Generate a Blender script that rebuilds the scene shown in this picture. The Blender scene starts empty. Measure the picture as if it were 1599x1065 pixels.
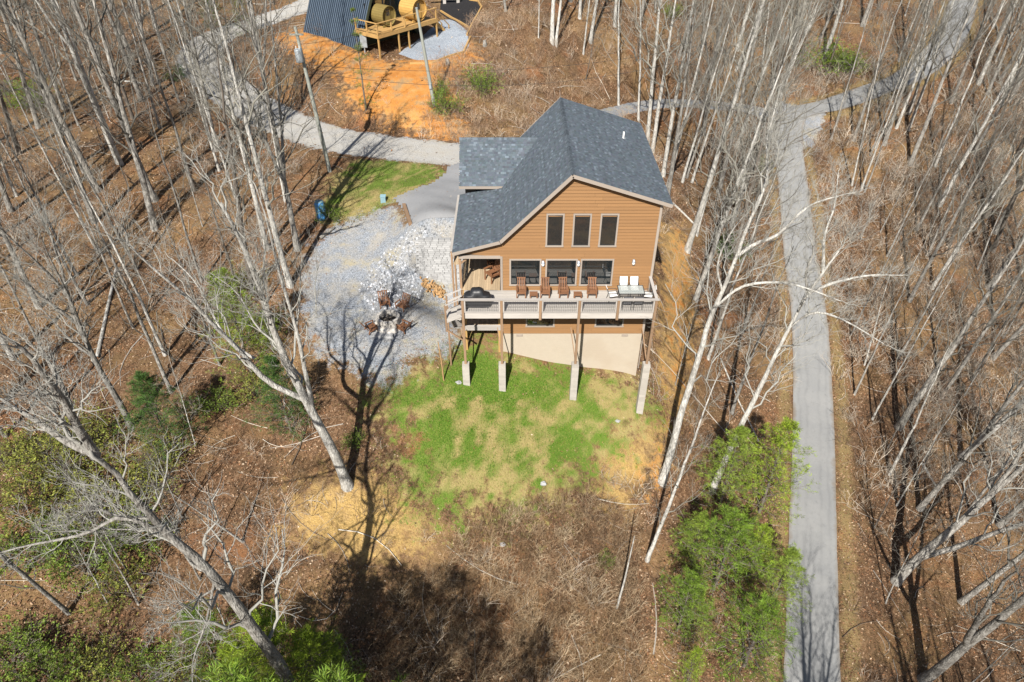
import bpy, math, random
import numpy as np
from mathutils import Vector, Matrix

# ------------------------------------------------------------------ camera, sky, sun, exposure
S = bpy.context.scene
C = bpy.context.collection
R = math.radians
rng = np.random.default_rng(7)
random.seed(7)

CAM = np.array([0.0, 0.0, 30.0]); PITCH = R(38.3); F = 1066.0; CX, CY = 799.5, 532.5
cam = bpy.data.cameras.new('camera'); cam.lens = 24; cam.sensor_width = 36; cam.clip_start = 0.1; cam.clip_end = 3000
co = bpy.data.objects.new('camera', cam); C.objects.link(co)
co.location = CAM; co.rotation_euler = (R(90) - PITCH, 0, 0); S.camera = co
try:
    S.cycles.max_bounces = 5; S.cycles.diffuse_bounces = 2; S.cycles.transparent_max_bounces = 6
except Exception: pass

SUN_EL = R(42); sd = Vector((0.24, 0.97, 0)).normalized()          # the way the light travels over the ground
sun = bpy.data.lights.new('sun', 'SUN'); sun.energy = 5.0; sun.angle = R(0.5); sun.color = (1.0, 0.955, 0.88)
so = bpy.data.objects.new('sun', sun); C.objects.link(so); so.location = (0, -40, 80)
so.rotation_euler = Vector((sd.x * math.cos(SUN_EL), sd.y * math.cos(SUN_EL), -math.sin(SUN_EL))).to_track_quat('-Z', 'Y').to_euler()
W = bpy.data.worlds.new('World'); S.world = W; W.use_nodes = True
wn = W.node_tree; sky = wn.nodes.new('ShaderNodeTexSky'); sky.sky_type = 'NISHITA'; sky.sun_disc = False
sky.sun_elevation = SUN_EL; sky.sun_rotation = math.atan2(-sd.x, -sd.y)
wn.links.new(sky.outputs[0], wn.nodes['Background'].inputs[0]); wn.nodes['Background'].inputs[1].default_value = 0.05
vs = S.view_settings; vs.view_transform = 'Standard'; vs.look = 'None'; vs.exposure = 0.92; vs.gamma = 1.0; vs.use_curve_mapping = False

# ------------------------------------------------------------------ pixel helpers
CP, SP = math.cos(PITCH), math.sin(PITCH)
def ray(px, py):
    u = (px - CX) / F; v = (py - CY) / F
    return np.array([u, CP - v * SP, -(SP + v * CP)])
def at_z(px, py, z):
    d = ray(px, py); t = (z - CAM[2]) / d[2]; return CAM + d * t
def at_y(px, py, Y):
    d = ray(px, py); return CAM + d * (Y / d[1])
def proj(p):
    p = np.asarray(p, float) - CAM
    z = p[..., 1] * CP - p[..., 2] * SP
    v = (-p[..., 1] * SP - p[..., 2] * CP)
    z = np.where(z < .1, .1, z)
    return CX + F * p[..., 0] / z, CY + F * v / z, z

# ------------------------------------------------------------------ terrain
ctrl = [(733,592,1.8),(790,603,1.25),(898,617,.5),(1000,637,-.7),(803,551,2.1),(998,590,-.1),(735,535,2.6),(900,565,1.0),
 (607,503,3.2),(500,520,3.1),(530,440,3.7),(560,470,3.5),(690,436,3.5),(660,440,3.5),(720,437,3.5),(650,485,3.3),(700,520,2.9),(585,455,3.7),(620,470,3.5),
 (640,347,6.6),(690,300,6.75),(665,364,6.6),(725,366,6.65),(600,372,5.3),(560,345,5.6),(600,290,6.5),(515,268,6.6),(650,265,6.7),(700,238,6.8),(600,225,6.9),(500,205,7.0),
 (440,195,7.1),(380,170,7.3),(330,120,7.8),(300,85,8.3),(420,25,10.0),
 (600,97,10.0),(690,92,10.1),(480,48,10.7),(560,66,10.5),(740,70,10.3),(735,20,11.2),(650,60,10.3),(575,196,7.3),(690,200,7.3),(680,160,8.5),(560,150,8.7),(480,120,9.2),(760,170,7.6),
 (800,20,12.2),(850,70,10.0),(900,110,7.3),(1000,70,8.5),(860,130,7.0),(960,172,4.2),(1060,160,3.1),(1150,165,2.5),(1230,185,2.0),(1230,300,-.6),(1250,400,-2.8),(1262,500,-4.6),(1268,650,-6.3),
 (1268,850,-6.9),(1268,1065,-7.2),(1350,145,3.3),(1420,122,4.8),(1470,80,6.5),(1500,0,8.6),(1250,80,5.5),(1150,60,7.5),
 (1400,300,-1.3),(1599,300,-1.5),(1599,600,-7),(1599,1000,-8.3),(1400,800,-7.2),(1380,500,-5.0),(1599,120,2.5),(1599,20,7),
 (1060,330,2.2),(1080,400,.6),(1100,500,-2.0),(1150,650,-4.9),(1080,650,-2.6),(1050,720,-2.7),(1010,875,-4.0),(1200,800,-6.5),(1150,1000,-6.7),(1000,1060,-5.8),(1160,300,.6),
 (540,757,0),(700,750,-.6),(850,740,-1.2),(940,720,-1.8),(600,880,-2),(750,880,-2.8),(850,1000,-4.4),(600,1060,-3.8),
 (390,990,-2.2),(200,1050,-1.8),(0,1060,-.5),(50,800,1),(200,640,2),(100,500,3.5),(0,500,4),(270,610,2.2),(400,600,1.8),(420,700,.8),(300,400,4.2),(455,446,4.0),
 (420,330,5.6),(465,390,4.9),(150,310,5.8),(0,300,6),(240,310,5.8),(0,50,11),(200,100,8.8),(300,200,7)]
cp = np.array([at_z(*c) for c in ctrl])
extra = np.array([(-1,43,6.6),(-3,44,6.7),(3,46,5.5),(8.5,46,4.4),(8.6,40,2.4),(4,40,4),(-1.5,37,3.4),(3,36,1.6),
 (-150,-50,2),(-150,100,16),(-120,220,26),(0,220,26),(110,220,24),(170,100,4),(160,0,-12),(0,-80,-16),(100,-80,-18),(-100,-80,-8),(0,0,-6.5),(-30,0,-2),(30,0,-8.5)], float)
cp = np.vstack([cp, extra])
def tps_fit(P, lam=0.02):
    n = len(P); d = np.linalg.norm(P[:, None, :2] - P[None, :, :2], axis=2)
    K = np.where(d > 0, d * d * np.log(np.maximum(d, 1e-9)), 0) + lam * np.eye(n) * 10
    A = np.zeros((n + 3, n + 3)); A[:n, :n] = K; A[:n, n] = 1; A[:n, n+1:] = P[:, :2]; A[n, :n] = 1; A[n+1:, :n] = P[:, :2].T
    return np.linalg.solve(A, np.r_[P[:, 2], 0, 0, 0])
tw = tps_fit(cp)
def tps(X, Y):
    out = np.empty(X.size); xf, yf = X.ravel(), Y.ravel(); n = len(cp)
    for i in range(0, X.size, 40000):
        d2 = (xf[i:i+40000, None] - cp[None, :, 0]) ** 2 + (yf[i:i+40000, None] - cp[None, :, 1]) ** 2
        out[i:i+40000] = (0.5 * d2 * np.log(np.maximum(d2, 1e-12))) @ tw[:n] + tw[n] + tw[n+1] * xf[i:i+40000] + tw[n+2] * yf[i:i+40000]
    return out.reshape(X.shape)

def axis(lo, hi, step, far_lo, far_hi):
    a = list(np.arange(lo, hi + 1e-6, step)); s = step
    while a[-1] < far_hi: s *= 1.22; a.append(a[-1] + s)
    s = step
    while a[0] > far_lo: s *= 1.22; a.insert(0, a[0] - s)
    return np.array(a)
GX = axis(-62, 62, .4, -900, 900); GY = axis(2, 108, .4, -500, 1200)
MX, MY = np.meshgrid(GX, GY)
cX = np.clip(MX, -170, 175); cY = np.clip(MY, -85, 225)
H = tps(cX, cY)
def wobble(x, y):
    return (np.sin(x*.9 + 1.3*np.sin(y*.7)) * np.sin(y*1.1 + np.sin(x*.5)) * .06 + np.sin(x*.31+2)*np.sin(y*.27+1)*.14
            + np.sin(x*2.3 + y*1.1) * np.sin(y*2.7 - x*.6) * .025)
H += wobble(MX, MY)

def seg_dist(X, Y, L):
    best = np.full(X.shape, 1e9); bz = np.zeros(X.shape); side = np.zeros(X.shape)
    for a, b in zip(L[:-1], L[1:]):
        d = b[:2] - a[:2]; l2 = d @ d
        t = np.clip(((X - a[0]) * d[0] + (Y - a[1]) * d[1]) / l2, 0, 1)
        q = np.hypot(X - a[0] - t * d[0], Y - a[1] - t * d[1])
        m = q < best; best = np.where(m, q, best); bz = np.where(m, a[2] + t * (b[2] - a[2]), bz)
    return best, bz
def smooth(L, n=6):
    L = np.array(L, float); out = []
    P = np.vstack([2*L[0]-L[1], L, 2*L[-1]-L[-2]])
    for i in range(1, len(P) - 2):
        for k in range(n):
            t = k / n; p0, p1, p2, p3 = P[i-1], P[i], P[i+1], P[i+2]
            out.append(.5*((2*p1)+(-p0+p2)*t+(2*p0-5*p1+4*p2-p3)*t*t+(-p0+3*p1-3*p2+p3)*t**3))
    out.append(L[-1]); return np.array(out)
def ss(a, b, x): t = np.clip((x - a) / (b - a), 0, 1); return t * t * (3 - 2 * t)
# the paved lane and the spur that leaves it, the gravel drive behind the house
lane_px = [(1266,1180,-7.3),(1268,1065,-7.2),(1269,850,-6.9),(1270,650,-6.3),(1264,500,-4.6),(1250,400,-2.8),(1240,300,-.7),(1232,230,1.0),(1240,180,2.1),(1300,163,2.7),(1360,142,3.4),(1420,118,4.8),(1468,80,6.5),(1492,40,7.7),(1505,0,8.8)]
lane = smooth([at_z(*p) for p in lane_px]); 
e = lane[-1] + (lane[-1] - lane[-2]) * 12; lane = np.vstack([lane, e[None]])
s0 = lane[0] - (lane[1] - lane[0]) * 8; s0[2] = lane[0][2] - .2; lane = np.vstack([s0[None], lane])
spur = smooth([at_z(*p) for p in [(1232,196,1.85),(1180,172,2.4),(1120,164,2.8),(1050,160,3.3),(985,168,4.0),(940,182,4.8)]] + [np.array((5, 60, 6.0)), np.array((0, 56.5, 6.6)), at_z(705,240,6.8)])
drive = smooth([at_z(*p) for p in [(720,240,6.8),(650,234,6.85),(590,227,6.9),(530,218,6.95),(480,204,7.0),(435,186,7.15),(385,160,7.4),(340,125,7.8),(312,92,8.3),(335,58,9.2),(420,28,10.0),(480,6,10.8),(560,-30,12)]])
for L, hw, fall in ((drive, 2.3, 2.6), (spur, 1.5, 2.0), (lane, 1.55, 1.8)):
    d, z = seg_dist(MX, MY, L); w = 1 - ss(hw + .25, hw + fall, d); H = H * (1 - w) + (z - .05) * w
JUNC = np.array([at_z(1185,176,2.4), at_z(1215,160,2.5), at_z(1300,158,2.9), at_z(1290,176,2.6), at_z(1268,230,1.0), at_z(1205,240,.8)])
# a level shelf for the small cabin up the bank is part of the control points; hold the ground under the house down
inside = (MX > -.4) & (MX < 8.1) & (MY > 34.4) & (MY < 45); H = np.where(inside, np.minimum(H, 3.2), H)

def hz(x, y):
    x = np.asarray(x, float); y = np.asarray(y, float)
    i = np.clip(np.searchsorted(GX, x) - 1, 0, len(GX) - 2); j = np.clip(np.searchsorted(GY, y) - 1, 0, len(GY) - 2)
    a = np.clip((x - GX[i]) / (GX[i+1] - GX[i]), 0, 1); b = np.clip((y - GY[j]) / (GY[j+1] - GY[j]), 0, 1)
    return (H[j,i]*(1-a)*(1-b) + H[j,i+1]*a*(1-b) + H[j+1,i]*(1-a)*b + H[j+1,i+1]*a*b)
def ground(px, py):
    d = ray(px, py); t = np.arange(8, 260, .5)
    P = CAM[None] + t[:, None] * d[None]; g = P[:, 2] - hz(P[:, 0], P[:, 1])
    k = int(np.argmax(g < 0)) if (g < 0).any() else len(t) - 1
    a, b = t[max(k-1, 0)], t[k]
    for _ in range(18):
        m = (a + b) / 2; p = CAM + d * m
        if p[2] - hz(p[0], p[1]) < 0: b = m
        else: a = m
    p = CAM + d * b; return np.array([p[0], p[1], float(hz(p[0], p[1]))])

def poly_sd(X, Y, P):
    n = len(P); d = np.full(X.shape, 1e9); ins = np.zeros(X.shape, bool)
    for i in range(n):
        a, b = P[i], P[(i+1) % n]; e = b[:2] - a[:2]
        t = np.clip(((X-a[0])*e[0] + (Y-a[1])*e[1]) / (e @ e + 1e-9), 0, 1)
        d = np.minimum(d, np.hypot(X-a[0]-t*e[0], Y-a[1]-t*e[1]))
        c = ((a[1] > Y) != (b[1] > Y)) & (X < (b[0]-a[0]) * (Y-a[1]) / (b[1]-a[1] + 1e-12) + a[0]); ins ^= c
    return np.where(ins, d, -d)
def zone(pxs, w): 
    P = [ground(*p) for p in pxs]
    return P, w
Z_LAWN = [ground(*p) for p in [(700,555),(722,535),(740,528),(800,550),(900,572),(1000,598),(1032,640),(990,690),(935,730),(885,768),(800,800),(715,800),(655,790),(628,735),(632,670),(600,645),(588,610),(640,585)]]
Z_GRASS2 = [ground(*p) for p in [(520,275),(560,250),(680,253),(697,272),(640,308),(600,325),(560,352),(515,352),(510,320)]]
Z_PAD = [ground(*p) for p in [(495,372),(530,345),(575,333),(612,318),(645,350),(722,350),(722,440),(716,535),(690,560),(645,555),(620,600),(590,605),(545,570),(505,560),(480,530),(470,480),(475,430),(488,392)]]
Z_CLAY = [ground(*p) for p in [(455,45),(560,80),(620,98),(740,62),(748,90),(700,130),(735,205),(718,222),(650,212),(600,190),(540,165),(530,120),(470,95),(425,60)]]
Z_STRAW = [[ground(*p) for p in q] for q in (
    [(455,770),(520,735),(600,740),(640,770),(690,815),(660,860),(590,885),(500,860),(440,830)],
    [(925,700),(985,660),(1040,640),(1045,720),(1010,775),(960,810),(925,770)],
    [(1030,345),(1060,345),(1085,420),(1095,520),(1070,640),(1040,660),(1025,560),(1030,440)],
    [(715,500),(732,500),(735,545),(716,540)])]
Z_BLUE = [ground(*p) for p in [(622,84),(655,60),(690,30),(706,30),(730,48),(733,72),(722,82),(690,93),(650,94)]]
Z_MULCH = [ground(*p) for p in [(686,20),(690,-12),(742,-8),(752,10),(732,44)]]
Z_RIP = [ground(*p) for p in [(572,452),(590,415),(620,385),(650,362),(662,362),(662,440),(645,468),(612,488),(585,482)]]
def m01(P, w): return np.clip(.5 + poly_sd(MX, MY, P) / (2 * w), 0, 1)
dr, _ = seg_dist(MX, MY, drive)
sp_, _ = seg_dist(MX, MY, spur)
gravel = np.maximum(np.maximum(m01(Z_PAD, 1.7), np.clip(.5 + (2.4 - dr) / 1.2, 0, 1)), np.clip(.5 + (1.45 - sp_) / 1.0, 0, 1))
gravel = np.maximum(gravel, ((MX > -7.5) & (MX < -2.4) & (MY > 40.3) & (MY < 43.2)) * 1.0)
grass = np.maximum(m01(Z_LAWN, 3.0), m01(Z_GRASS2, 1.2)); clay = np.maximum(m01(Z_CLAY, 2.6), .64 * m01([ground(*p) for p in [(1034,350),(1062,345),(1090,430),(1088,560),(1062,660),(1040,770),(1000,790),(965,760),(1000,690),(1032,640),(1030,440)]], 1.8))
straw = np.max([m01(P, 2.0) for P in Z_STRAW] + [.56 * np.clip(.8 + poly_sd(MX, MY, Z_LAWN) / 4.5, 0, 1)], axis=0)
ld, _ = seg_dist(MX, MY, lane)
verge = np.clip(1 - np.abs(ld - 2.1) / 1.1, 0, 1)
gravel = np.maximum(gravel, m01(list(JUNC), .8))
drivew = np.clip(.5 + (2.3 - dr) / 1.2, 0, 1)
blue = m01(Z_BLUE, .35); mulch = m01(Z_MULCH, .3)

_lat = np.random.default_rng(3).uniform(0, 1, (128, 128))
def vnoise(x, y, f, octv=4, gain=.55):
    out = 0; amp = 1; tot = 0
    for o_ in range(octv):
        X, Y = x * f + 17.3 * o_ + 500, y * f + 9.1 * o_ + 500; i, j = np.floor(X).astype(int), np.floor(Y).astype(int); a, b = X - i, Y - j; a, b = a*a*(3-2*a), b*b*(3-2*b); L_ = _lat
        out = out + amp * (L_[i % 128, j % 128]*(1-a)*(1-b) + L_[(i+1) % 128, j % 128]*a*(1-b) + L_[i % 128, (j+1) % 128]*(1-a)*b + L_[(i+1) % 128, (j+1) % 128]*a*b); tot += amp; amp *= gain; f *= 2.1
    return out / tot
def patchy(x, y): return np.clip(.5 + (vnoise(x, y, .5, 6, .9) - .45) * 2.9 + .12 * ss(26, 34, y) * ss(9, 2, np.abs(x - 1)) - .22 * ss(3.5, 8.5, x) - .2 * ss(40, 44, y), 0, 1)
patchn = patchy(MX, MY)

# ------------------------------------------------------------------ materials
def nt_new(name):
    m = bpy.data.materials.new(name); m.use_nodes = True; t = m.node_tree; b = t.nodes['Principled BSDF']; return m, t, b
class NB:
    def __init__(s, t): s.t = t
    def n(s, typ, **k):
        x = s.t.nodes.new(typ)
        for a, v in k.items(): setattr(x, a, v)
        return x
    def l(s, a, b): s.t.links.new(a, b)
    def co(s, kind='Object', scale=(1,1,1)):
        tc = s.n('ShaderNodeTexCoord'); mp = s.n('ShaderNodeMapping'); mp.inputs['Scale'].default_value = scale
        s.l(tc.outputs[kind], mp.inputs[0]); return mp.outputs[0]
    def pos(s, scale=(1,1,1)):
        g = s.n('ShaderNodeNewGeometry'); mp = s.n('ShaderNodeMapping'); mp.inputs['Scale'].default_value = scale
        s.l(g.outputs['Position'], mp.inputs[0]); return mp.outputs[0]
    def noise(s, v, scale, detail=4, rough=.55):
        x = s.n('ShaderNodeTexNoise'); x.inputs['Scale'].default_value = scale; x.inputs['Detail'].default_value = detail; x.inputs['Roughness'].default_value = rough
        s.l(v, x.inputs['Vector']); return x
    def vor(s, v, scale, feat='F1'):
        x = s.n('ShaderNodeTexVoronoi'); x.feature = feat; x.inputs['Scale'].default_value = scale; s.l(v, x.inputs['Vector']); return x
    def ramp(s, v, stops):
        x = s.n('ShaderNodeValToRGB'); e = x.color_ramp.elements
        while len(e) < len(stops): e.new(.5)
        for q, (p, c) in zip(e, stops): q.position = p; q.color = (*c, 1) if len(c) == 3 else c
        s.l(v, x.inputs[0]); return x.outputs[0]
    def mix(s, f, a, b, typ='MIX'):
        x = s.n('ShaderNodeMix', data_type='RGBA', blend_type=typ)
        for sock, v in ((x.inputs[0], f), (x.inputs[6], a), (x.inputs[7], b)):
            if hasattr(v, 'links') or hasattr(v, 'is_linked'): s.l(v, sock)
            elif isinstance(v, (int, float)): sock.default_value = v
            else: sock.default_value = (*v, 1)
        return x.outputs[2]
    def math(s, op, a, b=None, c=None):
        x = s.n('ShaderNodeMath', operation=op)
        for i, v in enumerate((a, b, c)):
            if v is None: continue
            if isinstance(v, (int, float)): x.inputs[i].default_value = v
            else: s.l(v, x.inputs[i])
        return x.outputs[0]
    def bump(s, h, strength, dist, bsdf):
        x = s.n('ShaderNodeBump'); x.inputs['Strength'].default_value = strength; x.inputs['Distance'].default_value = dist
        s.l(h, x.inputs['Height']); s.l(x.outputs[0], bsdf.inputs['Normal'])
MATS = {}
def plain(name, col, rough=.7, var=.18, scale=6, stretch=(1,1,1), bump=.25, dist=.006, metal=0, rnd=.12, attr=None, dark=None, spec=None):
    """a base colour with grain, blotches, per-object variation and fine relief"""
    if name in MATS: return MATS[name]
    m, t, b = nt_new(name); k = NB(t); v = k.co('Object', stretch)
    n1 = k.noise(v, scale, 6, .6); n2 = k.noise(v, scale * .17, 3)
    f = k.math('MULTIPLY_ADD', n1.outputs['Fac'], 2 * var, 1 - var); f2 = k.math('MULTIPLY_ADD', n2.outputs['Fac'], var * 1.4, 1 - var * .7)
    oi = k.n('ShaderNodeObjectInfo'); f3 = k.math('MULTIPLY_ADD', oi.outputs['Random'], 2 * rnd, 1 - rnd)
    f = k.math('MULTIPLY', k.math('MULTIPLY', f, f2), f3)
    cc = k.n('ShaderNodeCombineColor'); [k.l(f, cc.inputs[i]) for i in range(3)]
    base = (*col, 1)
    if attr:
        a = k.n('ShaderNodeAttribute', attribute_name=attr); out = k.mix(1.0, a.outputs['Color'], cc.outputs[0], 'MULTIPLY')
    else: out = k.mix(1.0, col, cc.outputs[0], 'MULTIPLY')
    if dark: out = k.mix(k.math('MULTIPLY', k.ramp(n2.outputs['Fac'], [(.5,(0,0,0)),(.68,(1,1,1))]), .8), out, dark)
    k.l(out, b.inputs['Base Color']); b.inputs['Roughness'].default_value = rough; b.inputs['Metallic'].default_value = metal
    if spec is not None: b.inputs['Specular IOR Level'].default_value = spec
    k.bump(n1.outputs['Fac'], bump, dist, b); MATS[name] = m; return m
def leafy(name, attr='tint', trans=.35, rough=.6):
    if name in MATS: return MATS[name]
    m, t, b = nt_new(name); k = NB(t); a = k.n('ShaderNodeAttribute', attribute_name=attr)
    k.l(a.outputs['Color'], b.inputs['Base Color']); b.inputs['Roughness'].default_value = rough; b.inputs['Specular IOR Level'].default_value = .25
    if trans:
        tr = k.n('ShaderNodeBsdfTranslucent'); k.l(a.outputs['Color'], tr.inputs[0]); mx = k.n('ShaderNodeMixShader'); mx.inputs[0].default_value = trans
        k.l(b.outputs[0], mx.inputs[1]); k.l(tr.outputs[0], mx.inputs[2]); k.l(mx.outputs[0], t.nodes['Material Output'].inputs[0])
    MATS[name] = m; return m
M_SIDING = plain('siding', (.205,.105,.038), .7, .12, 9, (.25,1,3), .15, .002, rnd=.055)
M_TRIM = plain('taupe_trim', (.27,.23,.195), .6, .08, 8)
M_SHINGLE = plain('shingle', (.1,.13,.16), .9, .2, 40, attr='tint', bump=.5, dist=.004, rnd=0, spec=.3)
M_SHEATH_SHADE = plain('sheathing_and_shade', (.05,.04,.03), .9)  # dark wall and roof cores; also colours parts that stand for shade
M_DECK = plain('weathered_deck', (.35,.325,.295), .85, .22, 7, (.25,2,2), .4, .004, rnd=.16)
M_DECKY = plain('weathered_porch', (.36,.27,.17), .85, .25, 7, (2,.25,2), .4, .004, rnd=.2)
M_RAIL = plain('weathered_rail', (.34,.315,.29), .85, .2, 7, (.3,2,2), .4, .004, rnd=.12)
M_POST = plain('timber_post', (.23,.145,.085), .85, .28, 6, (2,2,.25), .4, .004, rnd=.15)
M_CEDAR = plain('new_timber', (.38,.23,.08), .75, .2, 6, (.6,.6,.6), .3, .003, rnd=.12)
M_BLOCK = plain('painted_block', (.36,.31,.245), .9, .06, 3, bump=.2, dist=.002, rnd=.02, dark=(.33,.275,.21))
M_PIER = plain('pier_block', (.33,.305,.27), .92, .16, 10, bump=.5, dist=.005, rnd=.1)
M_CHAIR = plain('chair_wood', (.175,.08,.038), .6, .2, 8, (.5,.5,.5), .2, .002, rnd=.15)
M_BLACK = plain('black_metal', (.02,.02,.022), .5, .1, 10, bump=.1)
M_COVER = plain('black_cover', (.018,.019,.022), .45, .2, 4, bump=.6, dist=.03)
M_WHITE = plain('white_fabric', (.66,.65,.63), .8, .05, 20)
M_GREYMET = plain('grey_metal', (.33,.36,.38), .45, .1, 8, metal=.3)
M_GALV = plain('lamp_metal', (.42,.46,.52), .35, .1, 8, metal=.6)
M_POLE = plain('treated_pole', (.24,.25,.22), .85, .3, 4, (3,3,.2), .5, .006)
M_WIRE = plain('wire', (.02,.018,.017), .6, .05, 4, bump=0)
M_MESH = plain('mesh_wire', (.06,.06,.06), .5, .05, 4, bump=0, metal=.5)
M_BLUE = plain('blue_plastic', (.07,.26,.58), .4, .12, 5, bump=.1)
M_LBLUE = plain('pale_blue_paint', (.17,.27,.31), .5, .12, 5)
M_STONE = plain('stone', (.45,.42,.38), .9, .25, 5, bump=.6, dist=.02, rnd=.2)
M_WALLBLK = plain('wall_block', (.31,.31,.31), .92, .12, 9, bump=.6, dist=.01, rnd=.14)
M_LOG = plain('split_log', (.36,.22,.10), .85, .3, 8, bump=.4, rnd=.3)
def bark(name, light, darkc, rnd):
    m, t, b = nt_new(name); k = NB(t); v = k.co('Object', (1, 1, .3)); n1 = k.noise(v, 9, 7, .75); n2 = k.noise(k.co('Object', (1, 1, .6)), 1.6, 5, .7); n3 = k.vor(v, 16)
    c = k.mix(k.ramp(n1.outputs['Fac'], [(.38,(0,0,0)),(.60,(1,1,1))]), darkc, light); c = k.mix(k.ramp(n2.outputs['Fac'], [(.50,(0,0,0)),(.66,(.75,.75,.75))]), c, [q * .62 for q in darkc])
    c = k.mix(k.ramp(n2.outputs['Fac'], [(.26,(.6,.6,.6)),(.38,(0,0,0))]), c, [min(q * 1.3, .62) for q in light])
    oi = k.n('ShaderNodeObjectInfo'); f = k.math('MULTIPLY_ADD', oi.outputs['Random'], 2 * rnd, 1 - rnd); cc = k.n('ShaderNodeCombineColor'); [k.l(f, cc.inputs[i]) for i in range(3)]
    k.l(k.mix(1.0, c, cc.outputs[0], 'MULTIPLY'), b.inputs['Base Color']); b.inputs['Roughness'].default_value = .95; b.inputs['Specular IOR Level'].default_value = .2
    k.bump(k.math('ADD', n1.outputs['Fac'], k.math('MULTIPLY', n3.outputs['Distance'], .7)), 1.0, .05, b); MATS[name] = m; return m
M_BARK = bark('bark', (.34,.325,.295), (.125,.112,.098), .2); M_BARKP = bark('pale_bark', (.53,.515,.475), (.26,.245,.22), .16)
M_TWIG = plain('twig_bark', (.12,.112,.094), .9, .2, 5, bump=0, rnd=.15)
M_TWIGP = plain('pale_twig_bark', (.20,.19,.16), .9, .18, 5, bump=0, rnd=.12)
M_BARKD = plain('dark_bark', (.11,.092,.075), .95, .4, 7, (1,1,.35), .9, .02, rnd=.2)
M_DROOF = plain('dark_metal_roof', (.02,.03,.045), .38, .1, 4, metal=.25, bump=.05)
M_RIB = plain('rib_metal', (.16,.21,.27), .35, .1, 4, metal=.3, bump=.05)
M_OLIVE = plain('dark_stained_wall', (.035,.042,.02), .8, .2, 6, (1,1,.3))
M_ASH = plain('ash', (.03,.025,.022), .95, .4, 20, bump=.8, dist=.03)
def glass(name, ior=2.4, col=(.008,.012,.014)):
    m, t, b = nt_new(name); k = NB(t); n = k.noise(k.co('Object'), 1.3, 2)
    b.inputs['Base Color'].default_value = (*col, 1); b.inputs['Roughness'].default_value = .02; b.inputs['IOR'].default_value = ior
    return m
M_GLASS = glass('window_glass'); 
def clear_glass():
    m, t, b = nt_new('table_glass'); b.inputs['Base Color'].default_value = (.5,.55,.54,1); b.inputs['Roughness'].default_value = .06
    b.inputs['Alpha'].default_value = .4; return m
M_TGLASS = clear_glass()

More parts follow.
